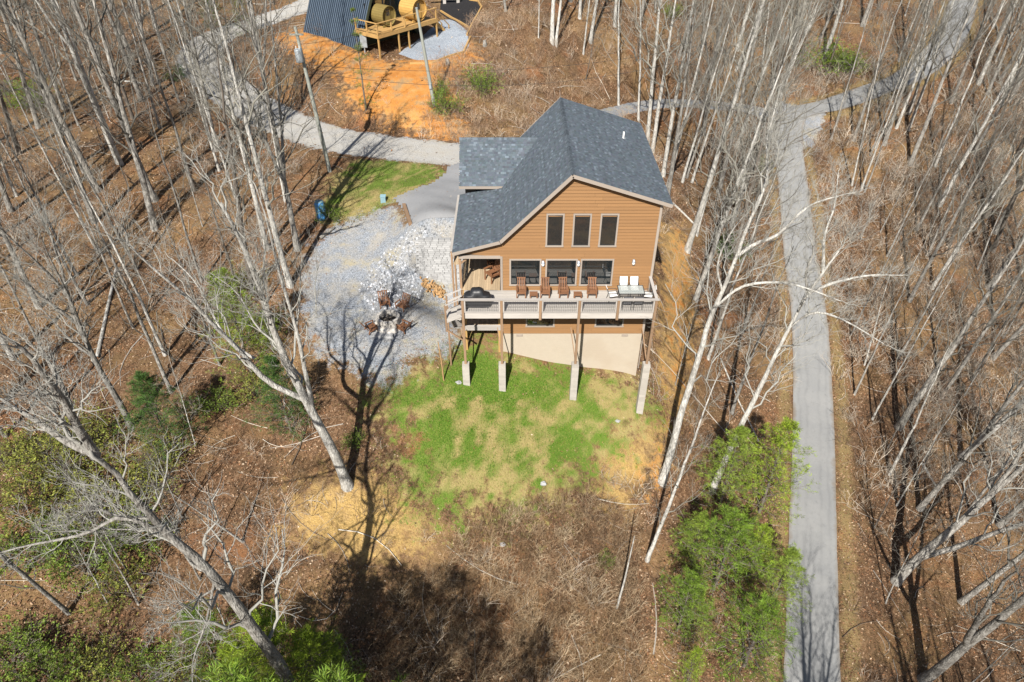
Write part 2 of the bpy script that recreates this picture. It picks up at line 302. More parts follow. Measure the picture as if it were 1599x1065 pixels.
def ground_material():
    m, t, b = nt_new('forest_floor'); k = NB(t); p = k.pos()
    zz = k.n('ShaderNodeVectorMath', operation='MULTIPLY'); k.l(p, zz.inputs[0]); zz.inputs[1].default_value = (1,1,.5); p = zz.outputs[0]
    A = k.n('ShaderNodeAttribute', attribute_name='zones_a'); sa = k.n('ShaderNodeSeparateColor'); k.l(A.outputs['Color'], sa.inputs[0])
    B = k.n('ShaderNodeAttribute', attribute_name='zones_b'); sb = k.n('ShaderNodeSeparateColor'); k.l(B.outputs['Color'], sb.inputs[0])
    big = k.noise(p, .18, 4, .6); mid = k.noise(p, .9, 6, .65); fine = k.noise(p, 14, 5, .7); v1 = k.vor(p, 9); v2 = k.vor(p, 17)
    # leaf litter
    cells = k.ramp(v1.outputs['Color'], [(0,(.014,.008,.005)),(.3,(.078,.041,.020)),(.55,(.16,.086,.044)),(.8,(.26,.155,.09)),(1,(.38,.27,.175))])
    cells2 = k.ramp(v2.outputs['Color'], [(0,(.008,.005,.004)),(.5,(.12,.064,.032)),(1,(.31,.20,.12))])
    lit = k.mix(.5, cells, cells2)
    lit = k.mix(k.ramp(mid.outputs['Fac'], [(.35,(0,0,0)),(.7,(1,1,1))]), lit, k.mix(.7, lit, (.062,.042,.025)))
    lit = k.mix(k.ramp(big.outputs['Fac'], [(.48,(0,0,0)),(.66,(.8,.8,.8))]), lit, k.mix(.5, lit, (.30,.195,.085)))
    lit = k.mix(k.ramp(k.noise(p, .33, 5, .65).outputs['Fac'], [(.52,(0,0,0)),(.66,(.7,.7,.7))]), lit, k.mix(.55, lit, (.15,.10,.045)))
    lit = k.mix(k.ramp(k.noise(p, .26, 5, .7).outputs['Fac'], [(.28,(.8,.8,.8)),(.44,(0,0,0))]), lit, k.mix(.6, lit, (.29,.115,.045)))
    # gravel
    gc = k.ramp(k.vor(p, 26).outputs['Color'], [(0,(.08,.092,.105)),(.5,(.20,.217,.243)),(1,(.36,.378,.41))])
    gr = k.mix(k.ramp(mid.outputs['Fac'], [(.4,(0,0,0)),(.72,(.75,.75,.75))]), gc, (.34,.30,.235))
    gr = k.mix(k.ramp(k.noise(p, .45, 5, .7).outputs['Fac'], [(.55,(0,0,0)),(.7,(.7,.7,.7))]), gr, (.30,.26,.15))
    Cz = k.n('ShaderNodeAttribute', attribute_name='zones_c'); dv = k.ramp(fine.outputs['Fac'], [(.3,(.28,.27,.255)),(.7,(.44,.43,.405))]); dv = k.mix(k.ramp(mid.outputs['Fac'], [(.42,(0,0,0)),(.7,(.7,.7,.7))]), dv, (.36,.33,.28)); gr = k.mix(Cz.outputs['Fac'], gr, dv)
    # lawn soil and thatch, straw, clay
    patch = k.noise(p, .5, 6, .72)
    gs = k.mix(k.ramp(B.outputs['Alpha'], [(.28,(1,1,1)),(.70,(0,0,0))]), (.075,.155,.014), (.29,.235,.10))
    gs = k.mix(k.math('MULTIPLY', fine.outputs['Fac'], .5), gs, (.20,.17,.06))
    st = k.ramp(fine.outputs['Fac'], [(.2,(.22,.13,.045)),(.5,(.38,.25,.09)),(.8,(.46,.34,.16))])
    st = k.mix(k.ramp(mid.outputs['Fac'], [(.45,(0,0,0)),(.75,(.85,.85,.85))]), st, k.mix(.45, lit, (.40,.27,.14)))
    cl = k.ramp(mid.outputs['Fac'], [(.25,(.32,.12,.026)),(.5,(.42,.185,.048)),(.75,(.42,.25,.10))])
    cl = k.mix(k.ramp(k.noise(p, .7, 6, .75).outputs['Fac'], [(.50,(0,0,0)),(.62,(.9,.9,.9))]), cl, k.mix(.5, lit, (.42,.29,.15)))
    vg = k.mix(k.math('MULTIPLY', patch.outputs['Fac'], .9), (.30,.235,.10), lit)
    wn_ = k.noise(p, 1.6, 7, .7)
    def soft(chan, amt=1.1, lo=.46, hi=.56):
        s_ = k.math('ADD', chan, k.math('MULTIPLY', k.math('SUBTRACT', wn_.outputs['Fac'], .5), amt))
        return k.ramp(s_, [(lo,(0,0,0)),(hi,(1,1,1))])
    out = k.mix(k.math('MULTIPLY', soft(sb.outputs[2], 1.3, .4, .8), .7), lit, vg)
    out = k.mix(soft(A.outputs['Alpha'], 2.0, .40, .85), out, st)
    out = k.mix(soft(sa.outputs[2], 1.9, .42, .70), out, cl)
    out = k.mix(soft(sa.outputs[1], 2.3, .36, .70), out, gs)
    out = k.mix(soft(sa.outputs[0], 1.5, .42, .62), out, gr)
    bg = k.ramp(k.vor(p, 22).outputs['Color'], [(0,(.12,.14,.17)),(.5,(.25,.28,.32)),(1,(.42,.45,.49))])
    out = k.mix(soft(sb.outputs[0], .3), out, bg)
    ml = k.ramp(fine.outputs['Fac'], [(.3,(.008,.008,.009)),(.7,(.035,.033,.034))]); out = k.mix(soft(sb.outputs[1], .2), out, ml)
    k.l(out, b.inputs['Base Color']); b.inputs['Roughness'].default_value = .95; b.inputs['Specular IOR Level'].default_value = .15
    hgt = k.math('ADD', k.math('MULTIPLY', v1.outputs['Distance'], .5), k.math('ADD', fine.outputs['Fac'], k.math('MULTIPLY', v2.outputs['Distance'], .3)))
    k.bump(hgt, .9, .06, b); return m
def paving(name, c, streak, patch, edges=True):
    m, t, b = nt_new(name); k = NB(t); p = k.pos()
    n1 = k.noise(p, 30, 5, .7); n2 = k.noise(p, .35, 5, .7); uv = k.n('ShaderNodeUVMap'); sx = k.n('ShaderNodeSeparateXYZ'); k.l(uv.outputs[0], sx.inputs[0])
    base = k.mix(n1.outputs['Fac'], [q * .78 for q in c], [q * 1.2 for q in c])
    wob = k.math('ADD', sx.outputs[0], k.math('MULTIPLY', k.math('SUBTRACT', k.noise(p, .5, 3).outputs['Fac'], .5), .25))
    tr = k.ramp(k.math('PINGPONG', k.math('MULTIPLY', wob, 2.0), .5), [(.2,(0,0,0)),(.32,(1,1,1)),(.42,(0,0,0))])
    base = k.mix(k.math('MULTIPLY', tr, .35), base, streak)
    base = k.mix(k.ramp(n2.outputs['Fac'], [(.45,(0,0,0)),(.7,(.6,.6,.6))]), base, patch)
    if not edges: wob = k.math('MULTIPLY_ADD', wob, 0.0, .5)
    edge = k.math('ADD', k.math('ABSOLUTE', k.math('SUBTRACT', wob, .5)), k.math('MULTIPLY', k.math('SUBTRACT', k.noise(p, 2.5, 5, .7).outputs['Fac'], .5), .16)); base = k.mix(k.ramp(edge, [(.42,(0,0,0)),(.54,(.85,.85,.85))]), base, (.15,.11,.07))
    st_ = k.noise(p, 3.2, 6, .75); base = k.mix(k.ramp(st_.outputs['Fac'], [(.56,(0,0,0)),(.72,(.55,.55,.55))]), base, [q * .62 for q in c])
    k.l(base, b.inputs['Base Color']); b.inputs['Roughness'].default_value = .9; k.bump(n1.outputs['Fac'], .4, .01, b); return m

# ------------------------------------------------------------------ mesh helpers
class Geo:
    """vertices and faces of one mesh"""
    def __init__(s): s.v, s.f, s.n, s.cols = [], [], 0, []
    def add(s, v, f, col=None):
        v = np.asarray(v, float).reshape(-1, 3); s.v.append(v); s.f.append((np.asarray(f) + s.n)); s.n += len(v)
        if col is not None:
            col = np.asarray(col, float); s.cols.append(np.broadcast_to(col, (len(v), 3)) if col.ndim == 1 else col)
        return s
    BF = np.array([(0,3,2,1),(4,5,6,7),(0,1,5,4),(1,2,6,5),(2,3,7,6),(3,0,4,7)])
    def box(s, x0, x1, y0, y1, z0, z1, col=None):
        return s.add([(x0,y0,z0),(x1,y0,z0),(x1,y1,z0),(x0,y1,z0),(x0,y0,z1),(x1,y0,z1),(x1,y1,z1),(x0,y1,z1)], s.BF, col)
    def beam(s, a, b, w, h, up=(0,0,1)):
        """a rectangular bar from a to b"""
        a, b = np.asarray(a, float), np.asarray(b, float); d = b - a; d /= np.linalg.norm(d)
        u = np.cross(d, up); 
        if np.linalg.norm(u) < 1e-4: u = np.cross(d, (1,0,0))
        u /= np.linalg.norm(u); q = np.cross(u, d)
        c = [(-1,-1),(1,-1),(1,1),(-1,1)]
        v = [a + u*w/2*i + q*h/2*j for i, j in c] + [b + u*w/2*i + q*h/2*j for i, j in c]
        return s.add(v, s.BF)
    def hexa(s, v8): return s.add(v8, s.BF)
    def tubes(s, P, Rr, sides, cap=True):
        v, f = tubes(P, Rr, sides); return s.add(v, f)
    def lathe(s, prof, sides=16, cx=0, cy=0, cz=0, axis=2):
        prof = np.array(prof, float); a = np.linspace(0, 2*np.pi, sides, endpoint=False); n = len(prof)
        r = prof[:, 0][:, None]; v = np.stack([r*np.cos(a), r*np.sin(a), np.repeat(prof[:, 1][:, None], sides, 1)], -1).reshape(-1, 3)
        if axis == 0: v = v[:, [2,0,1]]
        if axis == 1: v = v[:, [1,2,0]]
        f = [(i*sides+j, i*sides+(j+1) % sides, (i+1)*sides+(j+1) % sides, (i+1)*sides+j) for i in range(n-1) for j in range(sides)]
        return s.add(v + (cx, cy, cz), f)
def tubes(P, Rr, sides):
    P = np.asarray(P, float); Rr = np.asarray(Rr, float); N, K, _ = P.shape
    d = P[:, -1] - P[:, 0]; d /= np.linalg.norm(d, axis=1)[:, None] + 1e-9
    ref = np.where(np.abs(d[:, 2:3]) > .9, np.array([[1.,0,0]]), np.array([[0,0,1.]]))
    u = np.cross(d, ref); u /= np.linalg.norm(u, axis=1)[:, None] + 1e-9; w = np.cross(d, u)
    a = np.arange(sides) * 2 * np.pi / sides
    ring = u[:, None, None, :] * np.cos(a)[None, None, :, None] + w[:, None, None, :] * np.sin(a)[None, None, :, None]
    v = P[:, :, None, :] + Rr[:, :, None, None] * ring
    base = (np.arange(N) * K * sides)[:, None, None]; k = (np.arange(K-1) * sides)[None, :, None]; j = np.arange(sides)[None, None, :]; j2 = (j + 1) % sides
    f = np.stack([base+k+j, base+k+j2, base+k+sides+j2, base+k+sides+j], -1).reshape(-1, 4)
    return v.reshape(-1, 3), f
def mesh(name, g, mat, smooth=False):
    me = bpy.data.meshes.new(name); v = np.vstack(g.v)
    quads = [f for f in g.f if f.ndim == 2]; loops = np.concatenate([f.ravel() for f in quads]).astype(np.int32)
    tot = np.concatenate([np.full(len(f), f.shape[1]) for f in quads]).astype(np.int32)
    me.vertices.add(len(v)); me.vertices.foreach_set('co', v.astype(np.float32).ravel())
    me.loops.add(len(loops)); me.loops.foreach_set('vertex_index', loops)
    me.polygons.add(len(tot)); me.polygons.foreach_set('loop_start', (np.cumsum(tot) - tot).astype(np.int32))
    try: me.polygons.foreach_set('loop_total', tot)
    except Exception: pass
    if g.cols:
        a = me.attributes.new('tint', 'FLOAT_COLOR', 'POINT'); c = np.vstack(g.cols); a.data.foreach_set('color', np.c_[c, np.ones(len(c))].astype(np.float32).ravel())
    me.update(calc_edges=True)
    me.polygons.foreach_set('use_smooth', np.full(len(tot), bool(smooth)))
    if mat: me.materials.append(mat)
    return me
def tag(o, label=None, cat=None, group=None, kind=None):
    for k_, v_ in (('label', label), ('category', cat), ('group', group), ('kind', kind)):
        if v_: o[k_] = v_
    return o
def link(name, me, parent=None, loc=None):
    o = bpy.data.objects.new(name, me); C.objects.link(o)
    if parent is not None: o.parent = parent
    if loc is not None: o.location = loc
    return o
def origin(o):
    p = np.zeros(3)
    while o is not None: p += np.array(o.location); o = o.parent
    return p
def part(name, g, mat, parent, world=True, smooth=False, kind=None):
    """one mesh under its thing; geometry given in world coordinates unless told otherwise"""
    if world and parent is not None:
        o_ = origin(parent); g.v = [v - o_ for v in g.v]
    o = link(name, mesh(name, g, mat, smooth), parent)
    if kind: o['kind'] = kind
    return o
def thing(name, label, cat, loc=(0,0,0), group=None, rz=0):
    o = link(name, None, None, loc); o.rotation_euler = (0, 0, rz); return tag(o, label, cat, group)
def solo(name, g, mat, label, cat, group=None, kind=None, smooth=False, loc=(0,0,0)):
    g.v = [v - np.array(loc) for v in g.v]
    o = link(name, mesh(name, g, mat, smooth), None, loc); return tag(o, label, cat, group, kind)
def B(*a): return Geo().box(*a)
def copy_tree(o, parent=None):
    c = o.copy(); C.objects.link(c); c.parent = parent
    for ch in list(o.children): copy_tree(ch, c)
    return c

# ------------------------------------------------------------------ ground, lane, apron
ny, nx = MX.shape; idx = np.arange(nx * ny).reshape(ny, nx)
g = Geo(); g.add(np.stack([MX, MY, H], -1).reshape(-1, 3), np.stack([idx[:-1,:-1], idx[:-1,1:], idx[1:,1:], idx[1:,:-1]], -1).reshape(-1, 4))
me = mesh('ground', g, ground_material(), True)
for nm, ch in (('zones_a', (gravel, grass, clay, straw)), ('zones_b', (blue, mulch, verge, patchn)), ('zones_c', (drivew, drivew, drivew, drivew))):
    a = me.attributes.new(nm, 'FLOAT_COLOR', 'POINT'); a.data.foreach_set('color', np.stack(ch, -1).astype(np.float32).ravel())
tag(link('ground', me), 'sloping forest floor of brown leaf litter around the clearing', 'ground', kind='structure')

def ribbon(name, L, hw, mat, lift, label, cat, rag=.012, cols=9):
    L = np.asarray(L); q = np.linspace(0, 1, 2 * len(L)); P = np.stack([np.interp(q, np.linspace(0, 1, len(L)), L[:, i]) for i in range(3)], -1)
    d = np.gradient(P[:, :2], axis=0); d /= np.linalg.norm(d, axis=1)[:, None]; nrm = np.stack([d[:, 1], -d[:, 0]], -1)
    t = np.linspace(-1, 1, cols); w = hw if np.ndim(hw) else np.full(len(P), hw); w = np.interp(np.linspace(0, 1, len(P)), np.linspace(0, 1, len(w)), w)
    off = t[None, :] * (w[:, None] + rag * rng.normal(size=(len(P), 1)) * (np.abs(t) > .9))
    X = P[:, None, 0] + nrm[:, None, 0] * off; Y = P[:, None, 1] + nrm[:, None, 1] * off; Z = P[:, None, 2] + lift - .03 * t[None, :] ** 2 + 0 * X
    ii = np.arange(X.size).reshape(X.shape)
    g = Geo().add(np.stack([X, Y, Z], -1), np.stack([ii[:-1,:-1], ii[:-1,1:], ii[1:,1:], ii[1:,:-1]], -1).reshape(-1, 4))
    me = mesh(name, g, mat, True); uv = me.uv_layers.new(name='UVMap'); lv = np.empty(len(me.loops), np.int32); me.loops.foreach_get('vertex_index', lv)
    uu = np.broadcast_to((t[None] + 1) / 2, X.shape).ravel(); vv = np.broadcast_to(np.arange(len(P))[:, None], X.shape).ravel()
    uv.data.foreach_set('uv', np.stack([uu[lv], vv[lv]], -1).astype(np.float32).ravel())
    return tag(link(name, me), label, cat, kind='structure')
M_LANE = paving('lane_paving', (.205,.207,.206), (.135,.137,.14), (.26,.258,.25))
ribbon('paved_lane', lane, np.r_[np.full(58, 1.46), np.linspace(1.5, 1.75, 8), np.full(34, 1.75)], M_LANE, .035, 'pale grey paved lane running down the wooded slope', 'road')
# asphalt apron in front of the garage wing
M_APRON = paving('apron_paving', (.20,.203,.21), (.17,.172,.18), (.235,.235,.24), False)
ap = [(612,312),(640,300),(672,288),(694,272),(697,262),(716,255),(760,255),(760,345),(722,340),(690,344),(645,354),(630,330)]
pp = []
for q in ap:
    if q[0] < 730: pp.append(ground(*q))
pp += [np.array((-3.0, 50.2, 0)), np.array((-1.2, 50, 0)), np.array((-1.2, 45.3, 0)), np.array((-3.1, 45.3, 0)), np.array((-3.1, 41.8, 0))]
pp = [p for p in pp if not (p[0] > -3.3 and p[1] < 45 and p[1] > 42 and p[2] != 0)]
c0 = np.mean(pp, axis=0)
order = sorted(pp, key=lambda p: math.atan2(p[1] - c0[1], p[0] - c0[0]))
gx, gy = np.meshgrid(np.arange(-14, 0, .25), np.arange(40, 56, .25)); sdv = poly_sd(gx, gy, order)
g = Geo(); ii = np.arange(gx.size).reshape(gx.shape); keep = (sdv[:-1,:-1] > -.05)
q = np.stack([ii[:-1,:-1], ii[:-1,1:], ii[1:,1:], ii[1:,:-1]], -1)[keep]
gz = np.maximum(hz(gx, gy), 6.35) + .04
g.add(np.stack([gx, gy, gz], -1).reshape(-1, 3), q)
o = link('driveway_apron', mesh('driveway_apron', g, M_APRON, True)); tag(o, 'smooth grey asphalt driveway apron beside the cabin', 'driveway', kind='structure')

# ------------------------------------------------------------------ the cabin
D = 7.0; FW, BW, XR, XL = 34.1, 45.2, 8.25, -.62; RX, RZ = 3.22, 14.6; EX, EZ = 8.73, 12.85; KX, KZ = -.67, 10.6; PX, PZ = -3.4, 9.83; RY0, RY1 = 33.65, 45.6
cabin = thing('cabin', 'orange brown timber cabin with slate blue shingle roof standing on a pale block foundation', 'house', (4, 39.5, 1.0))
def roof_z(x):
    x = np.asarray(x, float)
    return np.where(x > RX, RZ - (x - RX) * (RZ - EZ) / (EX - RX), np.where(x > KX, RZ - (RX - x) * (RZ - KZ) / (RX - KX), KZ - (KX - x) * (KZ - PZ) / (KX - PX)))
# wall cores a little inside the cladding
g = Geo(); zt = lambda x: float(roof_z(x)) - .22
prof = [(XL, 3.7), (XR, 3.7), (XR, zt(XR)), (RX, zt(RX)), (XL, zt(XL))]
def prism(prof, y0, y1):
    g = Geo(); n = len(prof); v = [(x, y0, z) for x, z in prof] + [(x, y1, z) for x, z in prof]
    g.add(v, np.array([(i, (i+1) % n, n+(i+1) % n, n+i) for i in range(n)]))
    g.f.append(np.array([list(range(n))[::-1]])); g.f.append(np.array([list(range(n, 2*n))])); return g
part('wall', prism(prof, FW + .03, BW), M_SHEATH_SHADE, cabin)
# porch gable infill above the opening
part('porch_gable', prism([(PX + .3, 9.35), (XL, 9.35), (XL, zt(XL)), (KX, zt(KX)), (PX + .3, zt(PX + .3))], FW + .03, FW + .2), M_SHEATH_SHADE, cabin)
# windows: x0,x1,z0,z1
def wx(px, z): return at_y(px, 0, FW)[0]
def X_at(px, py): return at_y(px, py, FW)[0]
UP = [(X_at(852.5, 358), X_at(880.5, 358)), (X_at(894, 358), X_at(922.5, 358)), (X_at(936, 358), X_at(964.5, 358))]
LO = [(X_at(795.5, 424), X_at(845, 424)), (X_at(851.5, 424), X_at(901, 424)), (X_at(905.5, 424), X_at(957, 424))]
GR = [(X_at(821, 500), X_at(866, 500)), (X_at(929, 500), X_at(974, 500))]
WIN = [(a, b, D + 3.0, D + 5.1) for a, b in UP] + [(a, b, D + .34, D + 2.18) for a, b in LO] + [(a, b, 4.25, 5.7) for a, b in GR]
def window(x0, x1, z0, z1):
    t = .09; fr = Geo()
    fr.box(x0, x1, FW - .078, FW + .02, z1 - t, z1); fr.box(x0, x0 + t, FW - .078, FW + .02, z0 + t, z1 - t); fr.box(x1 - t, x1, FW - .078, FW + .02, z0 + t, z1 - t)
    w = part('window', fr, M_TRIM, cabin)
    o_ = w
    def sub(n, gg, m):
        gg.v = [v - origin(cabin) for v in gg.v]; return link(n, mesh(n, gg, m), w)
    ta, tb = random.uniform(-.012, .012), random.uniform(-.008, .008); ya = FW - .045; sub('pane', Geo().hexa([(x0+t,ya-ta-tb,z0+t),(x1-t,ya-ta+tb,z0+t),(x1-t,FW+.02,z0+t),(x0+t,FW+.02,z0+t),(x0+t,ya+ta-tb,z1-t),(x1-t,ya+ta+tb,z1-t),(x1-t,FW+.02,z1-t),(x0+t,FW+.02,z1-t)]), M_GLASS)
    sub('sill', B(x0 - .02, x1 + .02, FW - .11, FW + .02, z0, z0 + t), M_TRIM)
    sub('sash', Geo().box(x0+t, x1-t, FW-.062, FW-.052, z0+t, z0+t+.035).box(x0+t, x1-t, FW-.062, FW-.052, z1-t-.035, z1-t).box(x0+t, x0+t+.035, FW-.062, FW-.052, z0+t+.035, z1-t-.035).box(x1-t-.035, x1-t, FW-.062, FW-.052, z0+t+.035, z1-t-.035), M_BLACK)
for w_ in WIN: window(*w_)
# clapboards on the front, one by one
def board_front(x0a, x1a, x0b, x1b, z0, z1):
    g = Geo(); y = FW
    g.hexa([(x0a, y - .058, z0), (x1a, y - .058, z0), (x1a, y + .02, z0), (x0a, y + .02, z0), (x0b, y - .006, z1), (x1b, y - .006, z1), (x1b, y + .02, z1), (x0b, y + .02, z1)])
    part('clapboard', g, M_SIDING, cabin)
def xr_at(z): return XR if z < zt(XR) else RX + (zt(RX) - z) / ((RZ - EZ) / (EX - RX))
def xl_at(z):
    if z < 9.42: return XL
    if z < zt(KX): return max(PX + .35, KX - (zt(KX) - z) / ((KZ - PZ) / (KX - PX)))
    return RX - (zt(RX) - z) / ((RZ - KZ) / (RX - KX))
z = 3.72; step = .2
while z < zt(RX) - .05:
    z1 = min(z + step + .012, zt(RX) - .02); a0, b0, a1, b1 = xl_at(z), xr_at(z), xl_at(z1), xr_at(z1)
    cuts = sorted([(w[0] + .03, w[1] - .03) for w in WIN if w[2] + .02 <= z + .02 and w[3] - .02 >= z1 - .02])
    xs = [(a0, a1)] + [c for cu in cuts for c in ((cu[0], cu[0]), (cu[1], cu[1]))] + [(b0, b1)]
    for (l0, l1), (r0, r1) in zip(xs[0::2], xs[1::2]):
        if r0 - l0 > 4.5:                                            # long runs are two lengths butted together
            m_ = l0 + (r0 - l0) * random.uniform(.35, .65); board_front(l0, m_ - .003, l1, m_ - .003, z, z1); board_front(m_ + .003, r0, m_ + .003, r1, z, z1)
        elif r0 - l0 > .05: board_front(l0, r0, l1, r1, z, z1)
    z += step
# clapboards on the two side walls
z = 3.72
while z < zt(XR) - .1:
    g = Geo(); z1 = z + step + .012
    g.hexa([(XR - .02, FW, z), (XR + .032, FW, z), (XR + .032, BW, z), (XR - .02, BW, z), (XR - .02, FW, z1), (XR + .012, FW, z1), (XR + .012, BW, z1), (XR - .02, BW, z1)]); part('clapboard', g, M_SIDING, cabin)
    if z < zt(XL) - .2:
        g = Geo(); g.hexa([(XL - .032, FW + .1, z), (XL + .02, FW + .1, z), (XL + .02, BW, z), (XL - .032, BW, z), (XL - .012, FW + .1, z1), (XL + .02, FW + .1, z1), (XL + .02, BW, z1), (XL - .012, BW, z1)]); part('clapboard', g, M_SIDING, cabin)
    z += step
for x in (XL - .06, XR - .09):
    part('corner_board', B(x, x + .13, FW - .07, FW + .06, 3.7, min(9.35, zt(XR)) if x < 0 else zt(XR) - .02), M_TRIM, cabin)
part('porch_header', B(PX + .3, XL - .06, FW - .07, FW + .06, 9.2, 9.4), M_TRIM, cabin)
# foundation of painted block courses, with two vents
fd = part('foundation', B(XL + .02, XR - .04, FW + .02, BW, -1.6, 3.7), M_BLOCK, cabin)
g = Geo(); zc = -1.4; row = 0
while zc < 3.69:
    x = XL + .02 - (row % 2) * .2
    while x < XR - .04:
        a, b = max(x + .003, XL + .02), min(x + .397, XR - .04)
        if b - a > .03: g.box(a, b, FW + .016 + random.uniform(-.001, .001), FW + .05, zc + .003, min(zc + .197, 3.69))
        x += .4
    zc += .2; row += 1
g.v = [v - origin(cabin) for v in g.v]
o = link('block_course', mesh('block_course', g, M_BLOCK), fd); o['kind'] = 'stuff'
for px_ in (811, 976):
    x = X_at(px_, 520); gg = Geo().box(x - .2, x + .2, FW - .03, FW + .0, 3.45, 3.62)
    for i in range(4): gg.box(x - .18, x + .18, FW - .045, FW - .03, 3.47 + i * .036, 3.49 + i * .036)
    part('vent', gg, M_TRIM, cabin)
# roof slabs, shingles, fascias
roof = part('roof', prism([(EX, EZ - .14), (EX, EZ - .012), (RX, RZ - .012), (KX, KZ - .012), (PX, PZ - .012), (PX, PZ - .14), (KX, KZ - .17), (RX, RZ - .18)], RY0 + .02, 40.95), M_SHEATH_SHADE, cabin)
def rp(name, g, m, kind=None, smooth=False):
    g.v = [v - origin(cabin) for v in g.v]; o = link(name, mesh(name, g, m, smooth), roof)
    if kind: o['kind'] = kind
    return o
rp('roof_slab', prism([(EX, EZ - .14), (EX, EZ - .012), (RX, RZ - .012), (KX, KZ - .012), (KX, KZ - .17), (RX, RZ - .18)], 40.95, RY1 - .02), M_SHEATH_SHADE)
WY0, WYR, WY1 = 40.4, 42.67, 44.94; WE, WR = 10.72, 12.99; WV = RX - (RZ - WR) * (RX - KX) / (RZ - KZ); WVe = RX - (RZ - WE) * (RX - KX) / (RZ - KZ)
wing = Geo(); pr = [(WY0, WE - .14), (WY0, WE - .012), (WYR, WR - .012), (WY1, WE - .012), (WY1, WE - .14), (WYR, WR - .18)]
v = [(PX + .02, y, z) for y, z in pr] + [(WV - .4, y, z) for y, z in pr]
wing.add(v, np.array([(i, i + 6, (i+1) % 6 + 6, (i+1) % 6) for i in range(6)])); wing.f.append(np.array([[0,1,2,3,4,5]])); rp('wing_slab', wing, M_SHEATH_SHADE)
def shingles(A, u, up, poly, seed):
    """courses of separate tabs on one slope: A corner, u along the eave, up the slope; poly in (u, up) metres"""
    r_ = np.random.default_rng(seed); A, u, up = (np.array(q, float) for q in (A, u, up)); n = np.cross(u, up); n /= np.linalg.norm(n)
    if n[2] < 0: n = -n
    poly = np.array(poly, float); g = Geo(); V, Fq, Cc = [], [], []; e = .135; t = poly[:, 1].min()
    tone = 0
    while t < poly[:, 1].max() - .02:
        tm = t + e * .5; xs = []
        for a, b in zip(poly, np.roll(poly, -1, axis=0)):
            if (a[1] > tm) != (b[1] > tm): xs.append(a[0] + (tm - a[1]) / (b[1] - a[1]) * (b[0] - a[0]))
        if len(xs) >= 2:
            x, x1 = min(xs), max(xs); x -= 0
            first = True; big = r_.uniform(.93, 1.07)
            while x < x1 - 1e-3:
                w = r_.choice([.11, .15, .19, .25]) if not first else r_.uniform(.06, .24); first = False; w = min(w, x1 - x)
                lift = r_.choice([.012, .012, .022]); c0 = A + u * (x + .002) + up * t; c1 = A + u * (x + w - .002) + up * t; d2 = up * (e + .03)
                V.append([c0 + n*lift, c1 + n*lift, c1 + d2 + n*.004, c0 + d2 + n*.004, c0 - n*.004, c1 - n*.004])
                k_ = r_.choice([.8, .92, 1.0, 1.0, 1.1, 1.25, 1.6], p=[.14,.2,.22,.16,.14,.09,.05]) * big * r_.uniform(.94, 1.06)
                Cc.append(np.array([.074, .090, .107]) * k_ + r_.uniform(-.004, .004, 3)); x += w
        t += e
    V = np.array(V); N = len(V); b_ = (np.arange(N) * 6)[:, None]
    g.v = [V.reshape(-1, 3)]; g.f = [b_ + np.array([[0,1,2,3]]), b_ + np.array([[4,5,1,0]]), b_ + np.array([[4,0,3,3]])[:, :3], b_ + np.array([[5,2,1,1]])[:, :3]]; g.cols = [np.repeat(np.array(Cc), 6, axis=0)]
    return g
Ly = RY1 - RY0
def slope_vec(x0, z0, x1, z1): d = np.array([x1 - x0, 0, z1 - z0]); l = np.linalg.norm(d); return d / l, l
up, l = slope_vec(EX, EZ, RX, RZ); rp('shingles', shingles((EX, RY0, EZ), (0,1,0), up, [(0,-.02),(Ly,-.02),(Ly,l),(0,l)], 1), M_SHINGLE, 'stuff')
up, l = slope_vec(KX, KZ, RX, RZ); wy0, wyr = WY0 - RY0, WYR - RY0; sv = (WV - KX) / (RX - KX) * l
rp('shingles', shingles((KX, RY0, KZ), (0,1,0), up, [(0,0),(Ly,0),(Ly,l),(0,l)], 2), M_SHINGLE, 'stuff')
up, l = slope_vec(PX, PZ, KX, KZ); rp('shingles', shingles((PX, RY0, PZ), (0,1,0), up, [(0,-.02),(WY0 - RY0 + .56,-.02),(WY0 - RY0 + .56,l),(0,l)], 3), M_SHINGLE, 'stuff')
for s_, y0, sd_ in ((1, WY0, 4), (-1, WY1, 5)):
    d = np.array([0, WYR - y0, WR - WE]); l = np.linalg.norm(d)
    rp('shingles', shingles((PX, y0, WE), (1,0,0), d / l, [(0,-.02),(WVe - PX + .12,-.02),(WV - PX + .12,l),(0,l)], sd_), M_SHINGLE, 'stuff')
# ridge caps
def caps(a, b, dn1, dn2, seed):
    r_ = np.random.default_rng(seed); a, b = np.array(a, float), np.array(b, float); L_ = np.linalg.norm(b - a); d = (b - a) / L_; g = Geo(); t = 0
    while t < L_ - .05:
        p = a + d * t; q = a + d * min(t + .2, L_); w = .16; up_ = np.array([0,0,.03])
        vs_ = [p + dn1*w + up_, p + up_*1.6, p + dn2*w + up_, q + dn1*w + up_*.4, q + up_*.8, q + dn2*w + up_*.4]
        g.add(vs_, np.array([(0,1,4,3),(1,2,5,4)]), np.array([.074,.090,.107]) * r_.choice([.85,1,1.15,1.4])); t += .17
    return g
rp('ridge_cap', caps((RX, RY0, RZ), (RX, RY1, RZ), -slope_vec(KX, KZ, RX, RZ)[0], -slope_vec(EX, EZ, RX, RZ)[0], 6), M_SHINGLE, 'stuff')
dn = np.array([0, -1, -1]) / 2 ** .5; rp('ridge_cap', caps((PX, WYR, WR), (WV, WYR, WR), dn, dn * (1,-1,1), 7), M_SHINGLE, 'stuff')
